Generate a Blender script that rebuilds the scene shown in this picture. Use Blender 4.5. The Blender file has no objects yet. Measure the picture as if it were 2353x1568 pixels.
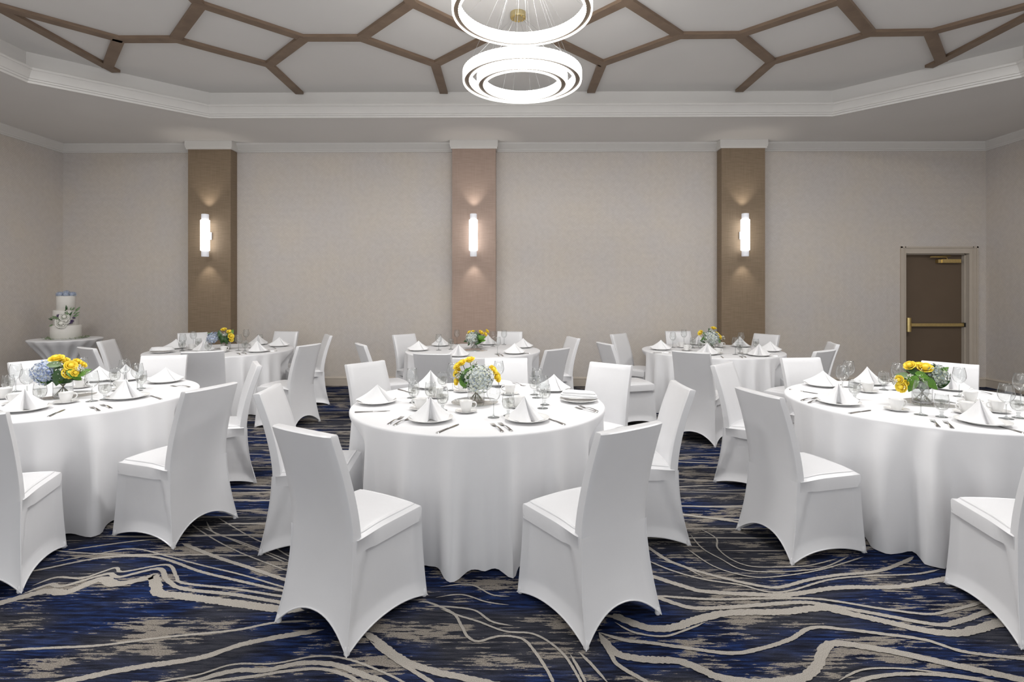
# Banquet room recreated in Blender
import bpy, bmesh, math, random
from mathutils import Vector, Matrix, Euler
P_MAIN,P_STRIP,P_SIDE,P_SC,P_WORLD,P_UP=58,96,85,6,.88,78
CHAIRS=[('T1', -1.271, 3.41, 6.2, 'white covered chair left of the front centre table, half hidden by the nearest chair'),
('T1', -1.072, 4.439, -38.3, 'white covered chair behind the left rim of the front centre table, facing the camera'),
('T1', -0.095, 4.636, -89.5, 'white covered chair straight behind the flowers of the front centre table'),
('T1', 0.616, 4.331, -127.7, 'white covered chair behind the right rim of the front centre table, facing the camera'),
('T1', 0.781, 3.517, -178.6, 'white covered chair at the right side of the front centre table, facing left'),
('T1', -0.79, 2.63, 60, 'white satin-covered chair nearest the camera on the left, back turned, at the front centre table'),
('T1', 0.342, 2.684, 124, 'white satin-covered chair nearest the camera on the right, back turned, at the front centre table'),
('T2', -2.26, 3.53, 161, 'white covered chair at the right of the front left table, back turned, whole skirt visible'),
('T2', -2.478, 4.394, -148.9, 'white covered chair seen edge on, behind the right rim of the front left table'),
('T2', -4.027, 4.602, -29.1, 'white covered chair behind the blue and yellow flowers of the front left table'),
('T2', -3.314, 4.841, -74.4, 'white covered chair facing the camera between front left table and back left table'),
('T3', 1.77, 3.36, 15.5, 'white covered chair at the left of the front right table, broad back turned to camera'),
('T3', 1.976, 4.374, -43.3, 'white covered chair facing right, beyond the big chair of the front right table'),
('T3', 2.682, 4.696, -80.9, 'white covered chair facing the camera behind the left rim of the front right table'),
('T3', 3.51, 4.446, -137.5, 'white covered chair in front of the brown door, at the front right table'),
('T4', -3.359, 5.769, 114.0, 'white covered chair, back to camera, at the front of the back left table'),
('T4', -4.556, 6.088, 59.6, 'white covered chair with shadowed back below the cake table, at the back left table'),
('T4', -4.884, 6.782, 14.4, 'white covered chair facing right beside the cake table, at the back left table'),
('T4', -2.693, 6.262, 162.9, 'white covered chair facing left, right front side of the back left table'),
('T4', -2.942, 7.437, -150.3, 'white covered chair at the right rear of the back left table, narrow side view'),
('T4', -3.604, 7.957, -98.0, 'white covered chair against the wall behind the right of the back left table'),
('T4', -4.667, 7.742, -51.5, 'white covered chair behind the glasses of the back left table by the left column'),
('T5', -1.396, 7.52, -39.9, 'white covered chair at the left of the back centre table, facing the camera'),
('T5', -1.562, 6.406, 30.9, 'white covered chair far left of the back centre table, seen narrow, facing right'),
('T5', -0.783, 5.612, 79.5, 'grey-shaded covered chair with back to camera directly before the back centre table'),
('T5', 0.212, 5.947, 137.2, 'grey-shaded covered chair with back to camera at the right of the back centre table'),
('T5', 0.47, 7.127, -163.4, 'white covered chair facing left at the far right of the back centre table'),
('T5', -0.149, 7.976, -98.9, 'white covered chair against the wall behind the back centre table'),
('T6', 1.707, 7.617, -42.6, 'white covered chair facing the camera at the left rear of the back right table'),
('T6', 1.341, 6.472, 16.9, 'white covered chair seen narrow, facing right, at the left of the back right table'),
('T6', 1.967, 5.728, 52.6, 'white covered chair with its back to the camera before the back right table'),
('T6', 3.04, 5.863, 124.2, "grey-shaded covered chair back right of the back right table's front, overlapping a lighter chair"),
('T6', 3.496, 6.525, 163.0, 'white covered chair facing left at the far right of the back right table'),
('T6', 2.515, 8.064, -89.5, 'white covered chair against the wall behind the left of the back right table'),
('T6', 3.354, 7.612, -148.9, 'white covered chair against the wall beside the right column, at the back right table'),
('T2', -2.875, 2.92, 110, 'white covered chair cut off by the left edge of the photo, front left table'),
('T3', 2.473, 2.585, 81, 'white covered chair cut off by the right edge of the photo, front right table')]
PLATES=[('T1', -0.998, 3.812, 'white round dinner plate on the front centre table, leftmost of its plates'),
('T1', -0.53, 3.298, 'white round dinner plate on the front centre table, third from left of its plates'),
('T1', 0.064, 3.303, 'white round dinner plate on the front centre table, fifth from left of its plates'),
('T1', 0.45, 3.885, 'white round dinner plate on the front centre table, rightmost of its plates'),
('T1', 0.293, 4.31, 'white round dinner plate on the front centre table, sixth from left of its plates'),
('T1', -0.709, 4.426, 'white round dinner plate on the front centre table, second from left of its plates'),
('T1', -0.181, 4.565, 'white round dinner plate on the front centre table, fourth from left of its plates'),
('T2', -3.288, 3.553, 'white round dinner plate on the front left table, leftmost of its plates'),
('T2', -2.899, 3.967, 'white round dinner plate on the front left table, third from left of its plates'),
('T2', -3.088, 4.676, 'white round dinner plate on the front left table, rightmost of its plates'),
('T2', -3.512, 4.78, 'white round dinner plate on the front left table, fourth from left of its plates'),
('T2', -3.722, 4.736, 'white round dinner plate on the front left table, second from left of its plates'),
('T3', 2.283, 3.811, 'white round dinner plate on the front right table, second from left of its plates'),
('T3', 2.574, 4.528, 'white round dinner plate on the front right table, leftmost of its plates'),
('T3', 2.808, 3.25, 'white round dinner plate on the front right table, rightmost of its plates'),
('T3', 3.522, 4.373, 'white round dinner plate on the front right table, fourth from left of its plates'),
('T3', 3.036, 4.631, 'white round dinner plate on the front right table, third from left of its plates'),
('T4', -4.606, 6.918, 'white round dinner plate on the back left table, leftmost of its plates'),
('T4', -4.755, 7.423, 'white round dinner plate on the back left table, second from left of its plates'),
('T4', -4.188, 7.127, 'white round dinner plate on the back left table, third from left of its plates'),
('T4', -3.405, 7.03, 'white round dinner plate on the back left table, fourth from left of its plates'),
('T4', -3.453, 7.744, 'white round dinner plate on the back left table, rightmost of its plates'),
('T4', -3.879, 8.005, 'white round dinner plate on the back left table, fifth from left of its plates'),
('T5', -1.327, 7.205, 'white round dinner plate on the back centre table, leftmost of its plates'),
('T5', -1.115, 7.838, 'white round dinner plate on the back centre table, second from left of its plates'),
('T5', -0.717, 6.581, 'white round dinner plate on the back centre table, third from left of its plates'),
('T5', -0.029, 6.86, 'white round dinner plate on the back centre table, fifth from left of its plates'),
('T5', 0.086, 7.599, 'white round dinner plate on the back centre table, rightmost of its plates'),
('T5', -0.43, 8.032, 'white round dinner plate on the back centre table, fourth from left of its plates'),
('T6', 1.97, 7.342, 'white round dinner plate on the back right table, leftmost of its plates'),
('T6', 2.408, 6.786, 'white round dinner plate on the back right table, third from left of its plates'),
('T6', 3.0, 6.653, 'white round dinner plate on the back right table, fifth from left of its plates'),
('T6', 3.368, 7.152, 'white round dinner plate on the back right table, rightmost of its plates'),
('T6', 3.232, 7.738, 'white round dinner plate on the back right table, fourth from left of its plates'),
('T6', 2.724, 8.027, 'white round dinner plate on the back right table, second from left of its plates')]
NAPKINS=[('T1', 'B', -0.998, 3.812, -65.3, 'smooth white pyramid napkin on the front centre table, leftmost of its pyramid napkins'),
('T1', 'A', -0.53, 3.298, -68.9, 'pleated white cone napkin on the front centre table, rightmost of its cone napkins'),
('T1', 'D', 0.064, 3.303, -99.1, 'white napkin with looped fold on the front centre table'),
('T1', 'C', 0.45, 3.885, -96.6, 'white napkin lying flat, fallen open, on the front centre table'),
('T1', 'B', 0.293, 4.31, -113.9, 'smooth white pyramid napkin on the front centre table, rightmost of its pyramid napkins'),
('T1', 'A', -0.709, 4.426, -60.9, 'pleated white cone napkin on the front centre table, leftmost of its cone napkins'),
('T2', 'A', -3.288, 3.553, -32.2, 'pleated white cone napkin on the front left table, leftmost of its cone napkins'),
('T2', 'D', -2.899, 3.967, -63.8, 'white napkin with looped fold on the front left table'),
('T2', 'B', -3.088, 4.676, -56.6, 'smooth white pyramid napkin on the front left table, rightmost of its pyramid napkins'),
('T2', 'A', -3.512, 4.78, -53.7, 'pleated white cone napkin on the front left table, rightmost of its cone napkins'),
('T2', 'B', -3.722, 4.736, -46.8, 'smooth white pyramid napkin on the front left table, leftmost of its pyramid napkins'),
('T3', 'A', 2.283, 3.811, -110.9, 'pleated white cone napkin on the front right table, leftmost of its cone napkins'),
('T3', 'B', 2.574, 4.528, -119.6, 'smooth white pyramid napkin on the front right table'),
('T3', 'D', 2.808, 3.25, -145.8, 'white napkin with looped fold on the front right table, rightmost of its looped napkins'),
('T3', 'A', 3.522, 4.373, -118.8, 'pleated white cone napkin on the front right table, rightmost of its cone napkins'),
('T3', 'D', 3.036, 4.631, -123.2, 'white napkin with looped fold on the front right table, leftmost of its looped napkins'),
('T4', 'C', -4.606, 6.918, -56.3, 'white napkin lying flat, fallen open, on the back left table'),
('T4', 'B', -4.755, 7.423, -57.4, 'smooth white pyramid napkin on the back left table, leftmost of its pyramid napkins'),
('T4', 'A', -4.188, 7.127, -59.6, 'pleated white cone napkin on the back left table, leftmost of its cone napkins'),
('T4', 'D', -3.405, 7.03, -64.2, 'white napkin with looped fold on the back left table'),
('T4', 'B', -3.453, 7.744, -66.0, 'smooth white pyramid napkin on the back left table, rightmost of its pyramid napkins'),
('T4', 'A', -3.879, 8.005, -64.1, 'pleated white cone napkin on the back left table, rightmost of its cone napkins'),
('T5', 'B', -1.327, 7.205, -79.6, 'smooth white pyramid napkin on the back centre table, leftmost of its pyramid napkins'),
('T5', 'A', -1.115, 7.838, -76.9, 'pleated white cone napkin on the back centre table, leftmost of its cone napkins'),
('T5', 'A', -0.717, 6.581, -83.8, 'pleated white cone napkin on the back centre table, second from left of its cone napkins'),
('T5', 'B', -0.029, 6.86, -79.8, 'smooth white pyramid napkin on the back centre table, second from left of its pyramid napkins'),
('T5', 'B', 0.086, 7.599, -95.7, 'smooth white pyramid napkin on the back centre table, rightmost of its pyramid napkins'),
('T5', 'A', -0.43, 8.032, -86.9, 'pleated white cone napkin on the back centre table, rightmost of its cone napkins'),
('T6', 'B', 1.97, 7.342, -100.0, 'smooth white pyramid napkin on the back right table, leftmost of its pyramid napkins'),
('T6', 'A', 2.408, 6.786, -109.5, 'pleated white cone napkin on the back right table, second from left of its cone napkins'),
('T6', 'A', 3.0, 6.653, -114.3, 'pleated white cone napkin on the back right table, rightmost of its cone napkins'),
('T6', 'B', 3.368, 7.152, -115.2, 'smooth white pyramid napkin on the back right table, rightmost of its pyramid napkins'),
('T6', 'D', 3.232, 7.738, -112.7, 'white napkin with looped fold on the back right table'),
('T6', 'A', 2.724, 8.027, -108.7, 'pleated white cone napkin on the back right table, leftmost of its cone napkins')]
GLASSES=[('T1', 'wine', -0.783, 4.002, 'tall-stemmed empty wine glass on the front centre table, leftmost of its wine glasses'),
('T1', 'wine', -0.146, 3.381, 'tall-stemmed empty wine glass on the front centre table, third from left of its wine glasses'),
('T1', 'wine', -0.516, 4.306, 'tall-stemmed empty wine glass on the front centre table, second from left of its wine glasses'),
('T1', 'wine', 0.177, 3.65, 'tall-stemmed empty wine glass on the front centre table, rightmost of its wine glasses'),
('T1', 'wine', 0.152, 4.01, 'tall-stemmed empty wine glass on the front centre table, fifth from left of its wine glasses'),
('T1', 'wine', -0.149, 4.447, 'tall-stemmed empty wine glass on the front centre table, fourth from left of its wine glasses'),
('T1', 'goblet', -0.737, 3.829, 'short iced water goblet on the front centre table, leftmost of its goblets'),
('T1', 'goblet', -0.618, 3.83, 'short iced water goblet on the front centre table, second from left of its goblets'),
('T1', 'goblet', -0.597, 4.305, 'short iced water goblet on the front centre table, third from left of its goblets'),
('T1', 'goblet', -0.496, 3.577, 'short iced water goblet on the front centre table, fourth from left of its goblets'),
('T1', 'goblet', -0.054, 3.43, 'short iced water goblet on the front centre table, fifth from left of its goblets'),
('T1', 'goblet', 0.198, 3.763, 'short iced water goblet on the front centre table, rightmost of its goblets'),
('T1', 'goblet', 0.137, 4.129, 'short iced water goblet on the front centre table, sixth from left of its goblets'),
('T2', 'wine', -3.08, 3.854, 'tall-stemmed empty wine glass on the front left table, fourth from left of its wine glasses'),
('T2', 'wine', -3.32, 4.502, 'tall-stemmed empty wine glass on the front left table, fifth from left of its wine glasses'),
('T2', 'wine', -3.04, 4.265, 'tall-stemmed empty wine glass on the front left table, rightmost of its wine glasses'),
('T2', 'wine', -3.981, 4.219, 'tall-stemmed empty wine glass on the front left table, leftmost of its wine glasses'),
('T2', 'wine', -3.779, 4.628, 'tall-stemmed empty wine glass on the front left table, third from left of its wine glasses'),
('T2', 'wine', -3.652, 3.961, 'tall-stemmed empty wine glass on the front left table, second from left of its wine glasses'),
('T2', 'goblet', -3.034, 3.918, 'short iced water goblet on the front left table, third from left of its goblets'),
('T2', 'goblet', -3.401, 4.501, 'short iced water goblet on the front left table, fourth from left of its goblets'),
('T2', 'goblet', -3.076, 4.361, 'short iced water goblet on the front left table, rightmost of its goblets'),
('T2', 'goblet', -3.957, 4.129, 'short iced water goblet on the front left table, leftmost of its goblets'),
('T2', 'goblet', -3.375, 3.761, 'short iced water goblet on the front left table, second from left of its goblets'),
('T3', 'wine', 2.608, 3.477, 'tall-stemmed empty wine glass on the front right table, fourth from left of its wine glasses'),
('T3', 'wine', 3.355, 4.088, 'tall-stemmed empty wine glass on the front right table, fifth from left of its wine glasses'),
('T3', 'wine', 3.061, 3.374, 'tall-stemmed empty wine glass on the front right table, sixth from left of its wine glasses'),
('T3', 'wine', 3.54, 3.792, 'tall-stemmed empty wine glass on the front right table, rightmost of its wine glasses'),
('T3', 'wine', 2.758, 4.472, 'tall-stemmed empty wine glass on the front right table, second from left of its wine glasses'),
('T3', 'wine', 2.534, 4.185, 'tall-stemmed empty wine glass on the front right table, leftmost of its wine glasses'),
('T3', 'wine', 3.065, 4.337, 'tall-stemmed empty wine glass on the front right table, third from left of its wine glasses'),
('T3', 'goblet', 2.695, 3.418, 'short iced water goblet on the front right table, third from left of its goblets'),
('T3', 'goblet', 3.159, 3.398, 'short iced water goblet on the front right table, rightmost of its goblets'),
('T3', 'goblet', 2.491, 3.966, 'short iced water goblet on the front right table, leftmost of its goblets'),
('T3', 'goblet', 2.97, 4.356, 'short iced water goblet on the front right table, second from left of its goblets'),
('T4', 'wine', -4.723, 7.779, 'tall-stemmed empty wine glass on the back left table, second from left of its wine glasses'),
('T4', 'wine', -3.75, 7.184, 'tall-stemmed empty wine glass on the back left table, third from left of its wine glasses'),
('T4', 'wine', -4.126, 8.129, 'tall-stemmed empty wine glass on the back left table, rightmost of its wine glasses'),
('T4', 'wine', -4.535, 7.231, 'tall-stemmed empty wine glass on the back left table, leftmost of its wine glasses'),
('T4', 'goblet', -4.479, 7.124, 'short iced water goblet on the back left table, leftmost of its goblets'),
('T4', 'goblet', -4.421, 7.398, 'short iced water goblet on the back left table, second from left of its goblets'),
('T4', 'goblet', -4.012, 6.924, 'short iced water goblet on the back left table, third from left of its goblets'),
('T4', 'goblet', -3.635, 7.131, 'short iced water goblet on the back left table, fourth from left of its goblets'),
('T4', 'goblet', -3.914, 8.127, 'short iced water goblet on the back left table, rightmost of its goblets'),
('T5', 'wine', -1.059, 7.261, 'tall-stemmed empty wine glass on the back centre table, leftmost of its wine glasses'),
('T5', 'wine', -0.906, 8.108, 'tall-stemmed empty wine glass on the back centre table, second from left of its wine glasses'),
('T5', 'wine', -0.344, 7.791, 'tall-stemmed empty wine glass on the back centre table, third from left of its wine glasses'),
('T5', 'wine', -0.245, 6.81, 'tall-stemmed empty wine glass on the back centre table, fourth from left of its wine glasses'),
('T5', 'wine', -0.19, 8.064, 'tall-stemmed empty wine glass on the back centre table, rightmost of its wine glasses'),
('T5', 'goblet', -0.907, 7.372, 'short iced water goblet on the back centre table, leftmost of its goblets'),
('T5', 'goblet', -0.517, 7.727, 'short iced water goblet on the back centre table, rightmost of its goblets'),
('T6', 'wine', 2.22, 7.63, 'tall-stemmed empty wine glass on the back right table, leftmost of its wine glasses'),
('T6', 'wine', 2.536, 8.141, 'tall-stemmed empty wine glass on the back right table, second from left of its wine glasses'),
('T6', 'wine', 2.765, 6.789, 'tall-stemmed empty wine glass on the back right table, third from left of its wine glasses'),
('T6', 'wine', 3.166, 7.58, 'tall-stemmed empty wine glass on the back right table, rightmost of its wine glasses'),
('T6', 'goblet', 2.485, 7.574, 'short iced water goblet on the back right table, leftmost of its goblets'),
('T6', 'goblet', 2.462, 7.185, 'short iced water goblet on the back right table, second from left of its goblets'),
('T6', 'goblet', 2.88, 6.934, 'short iced water goblet on the back right table, third from left of its goblets'),
('T6', 'goblet', 3.298, 7.409, 'short iced water goblet on the back right table, rightmost of its goblets')]
CUPS=[('T1', -0.649, 3.601, 160, 'white coffee cup on the front centre table, leftmost of its cups', 'white saucer under a cup on the front centre table, leftmost of its saucers'),
('T1', -0.333, 3.524, 0, 'white coffee cup on the front centre table, fourth from left of its cups', 'white saucer under a cup on the front centre table, fourth from left of its saucers'),
('T1', -0.051, 4.135, 180, 'white coffee cup on the front centre table, fifth from left of its cups', 'white saucer under a cup on the front centre table, fifth from left of its saucers'),
('T1', 0.008, 3.676, 180, 'white coffee cup on the front centre table, rightmost of its cups', 'white saucer under a cup on the front centre table, rightmost of its saucers'),
('T1', -0.591, 4.009, 180, 'white coffee cup on the front centre table, second from left of its cups', 'white saucer under a cup on the front centre table, second from left of its saucers'),
('T1', -0.429, 4.242, 180, 'white coffee cup on the front centre table, third from left of its cups', 'white saucer under a cup on the front centre table, third from left of its saucers'),
('T2', -3.217, 3.794, 15, 'white coffee cup on the front left table, third from left of its cups', 'white saucer under a cup on the front left table, third from left of its saucers'),
('T2', -3.538, 3.746, 180, 'white coffee cup on the front left table, second from left of its cups', 'white saucer under a cup on the front left table, second from left of its saucers'),
('T2', -3.804, 3.948, 180, 'white coffee cup on the front left table, leftmost of its cups', 'white saucer under a cup on the front left table, leftmost of its saucers'),
('T2', -3.191, 4.294, 180, 'white coffee cup on the front left table, rightmost of its cups', 'white saucer under a cup on the front left table, rightmost of its saucers'),
('T2', -3.602, 4.39, 0, 'white coffee cup on the front left table, fourth from left of its cups', 'white saucer under a cup on the front left table, fourth from left of its saucers'),
('T3', 2.54, 3.602, 0, 'white coffee cup on the front right table, second from left of its cups', 'white saucer under a cup on the front right table, second from left of its saucers'),
('T3', 2.772, 4.251, 180, 'white coffee cup on the front right table, leftmost of its cups', 'white saucer under a cup on the front right table, leftmost of its saucers'),
('T3', 3.266, 3.882, 180, 'white coffee cup on the front right table, fourth from left of its cups', 'white saucer under a cup on the front right table, fourth from left of its saucers'),
('T3', 2.929, 3.514, 180, 'white coffee cup on the front right table, third from left of its cups', 'white saucer under a cup on the front right table, third from left of its saucers'),
('T3', 3.162, 3.555, 180, 'white coffee cup on the front right table, rightmost of its cups', 'white saucer under a cup on the front right table, rightmost of its saucers'),
('T4', -3.861, 7.021, 0, 'white coffee cup on the back left table, second from left of its cups', 'white saucer under a cup on the back left table, second from left of its saucers'),
('T4', -4.443, 7.285, 0, 'white coffee cup on the back left table, leftmost of its cups', 'white saucer under a cup on the back left table, leftmost of its saucers'),
('T4', -3.717, 7.522, 0, 'white coffee cup on the back left table, rightmost of its cups', 'white saucer under a cup on the back left table, rightmost of its saucers'),
('T6', 2.345, 7.635, 180, 'white coffee cup on the back right table, leftmost of its cups', 'white saucer under a cup on the back right table, leftmost of its saucers'),
('T6', 2.286, 7.234, 0, 'white coffee cup on the back right table, second from left of its cups', 'white saucer under a cup on the back right table, second from left of its saucers'),
('T6', 2.549, 6.827, 0, 'white coffee cup on the back right table, third from left of its cups', 'white saucer under a cup on the back right table, third from left of its saucers'),
('T6', 2.908, 6.83, 0, 'white coffee cup on the back right table, rightmost of its cups', 'white saucer under a cup on the back right table, rightmost of its saucers'),
('T6', 2.896, 7.64, 0, 'white coffee cup on the back right table, fourth from left of its cups', 'white saucer under a cup on the back right table, fourth from left of its saucers')]
FORKS=[('T1', -0.767, 3.187, 76.3, 'silver dinner fork on the front centre table, leftmost of its forks'),
('T1', -0.728, 3.167, 71.7, 'silver dinner fork on the front centre table, second from left of its forks'),
('T1', -0.079, 3.025, 110.9, 'silver dinner fork on the front centre table, third from left of its forks'),
('T1', -0.028, 3.044, 112.9, 'silver dinner fork on the front centre table, fourth from left of its forks'),
('T1', 0.529, 3.512, 130.6, 'silver dinner fork on the front centre table, sixth from left of its forks'),
('T1', 0.538, 3.547, 122.1, 'silver dinner fork on the front centre table, rightmost of its forks'),
('T1', -0.032, 4.656, -58.9, 'silver dinner fork on the front centre table, fifth from left of its forks'),
('T2', -2.773, 3.531, 141.1, 'silver dinner fork on the front left table, second from left of its forks'),
('T2', -2.752, 3.611, 144.0, 'silver dinner fork on the front left table, third from left of its forks'),
('T2', -2.713, 4.425, 166.4, 'silver dinner fork on the front left table, rightmost of its forks'),
('T2', -3.253, 3.319, 129.6, 'silver dinner fork on the front left table, leftmost of its forks'),
('T3', 2.471, 3.156, 61.5, 'silver dinner fork on the front right table, third from left of its forks'),
('T3', 2.527, 3.125, 62.0, 'silver dinner fork on the front right table, fourth from left of its forks'),
('T3', 2.072, 3.915, 29.8, 'silver dinner fork on the front right table, leftmost of its forks'),
('T3', 2.075, 3.826, 38.7, 'silver dinner fork on the front right table, second from left of its forks'),
('T3', 3.674, 4.16, 118.9, 'silver dinner fork on the front right table, rightmost of its forks'),
('T4', -3.494, 6.735, 127.6, 'silver dinner fork on the back left table, leftmost of its forks'),
('T4', -3.441, 6.783, 131.2, 'silver dinner fork on the back left table, second from left of its forks'),
('T4', -3.345, 7.407, 124.5, 'silver dinner fork on the back left table, rightmost of its forks'),
('T5', -0.215, 6.581, 100.6, 'silver dinner fork on the back centre table, leftmost of its forks'),
('T5', -0.167, 6.581, 100.8, 'silver dinner fork on the back centre table, second from left of its forks'),
('T5', -0.157, 7.984, -179.5, 'silver dinner fork on the back centre table, rightmost of its forks'),
('T6', 2.703, 6.433, 75.6, 'silver dinner fork on the back right table, leftmost of its forks'),
('T6', 2.763, 6.476, 78.8, 'silver dinner fork on the back right table, rightmost of its forks')]
KNIVES=[('T1', -1.064, 3.508, 11.1, 'silver table knife on the front centre table, leftmost of its knives'),
('T1', -0.449, 2.994, 63.5, 'silver table knife on the front centre table, third from left of its knives'),
('T1', 0.289, 3.186, 119.0, 'silver table knife on the front centre table, rightmost of its knives'),
('T1', -0.963, 4.339, -47.4, 'silver table knife on the front centre table, second from left of its knives'),
('T2', -2.97, 3.368, 109.6, 'silver table knife on the front left table, leftmost of its knives'),
('T2', -2.617, 3.921, 141.2, 'silver table knife on the front left table, rightmost of its knives'),
('T3', 2.163, 3.505, 25.2, 'silver table knife on the front right table, second from left of its knives'),
('T3', 2.842, 3.017, 90.6, 'silver table knife on the front right table, rightmost of its knives'),
('T3', 2.216, 4.368, -57.1, 'silver table knife on the front right table, leftmost of its knives'),
('T4', -3.204, 7.135, -161.6, 'silver table knife on the back left table'),
('T5', 0.174, 6.873, 160.5, 'silver table knife on the back centre table'),
('T6', 2.47, 6.424, 76.0, 'silver table knife on the back right table, second from left of its knives'),
('T6', 1.996, 6.976, -179.5, 'silver table knife on the back right table, leftmost of its knives'),
('T6', 3.223, 6.625, 168.2, 'silver table knife on the back right table, rightmost of its knives')]
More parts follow.
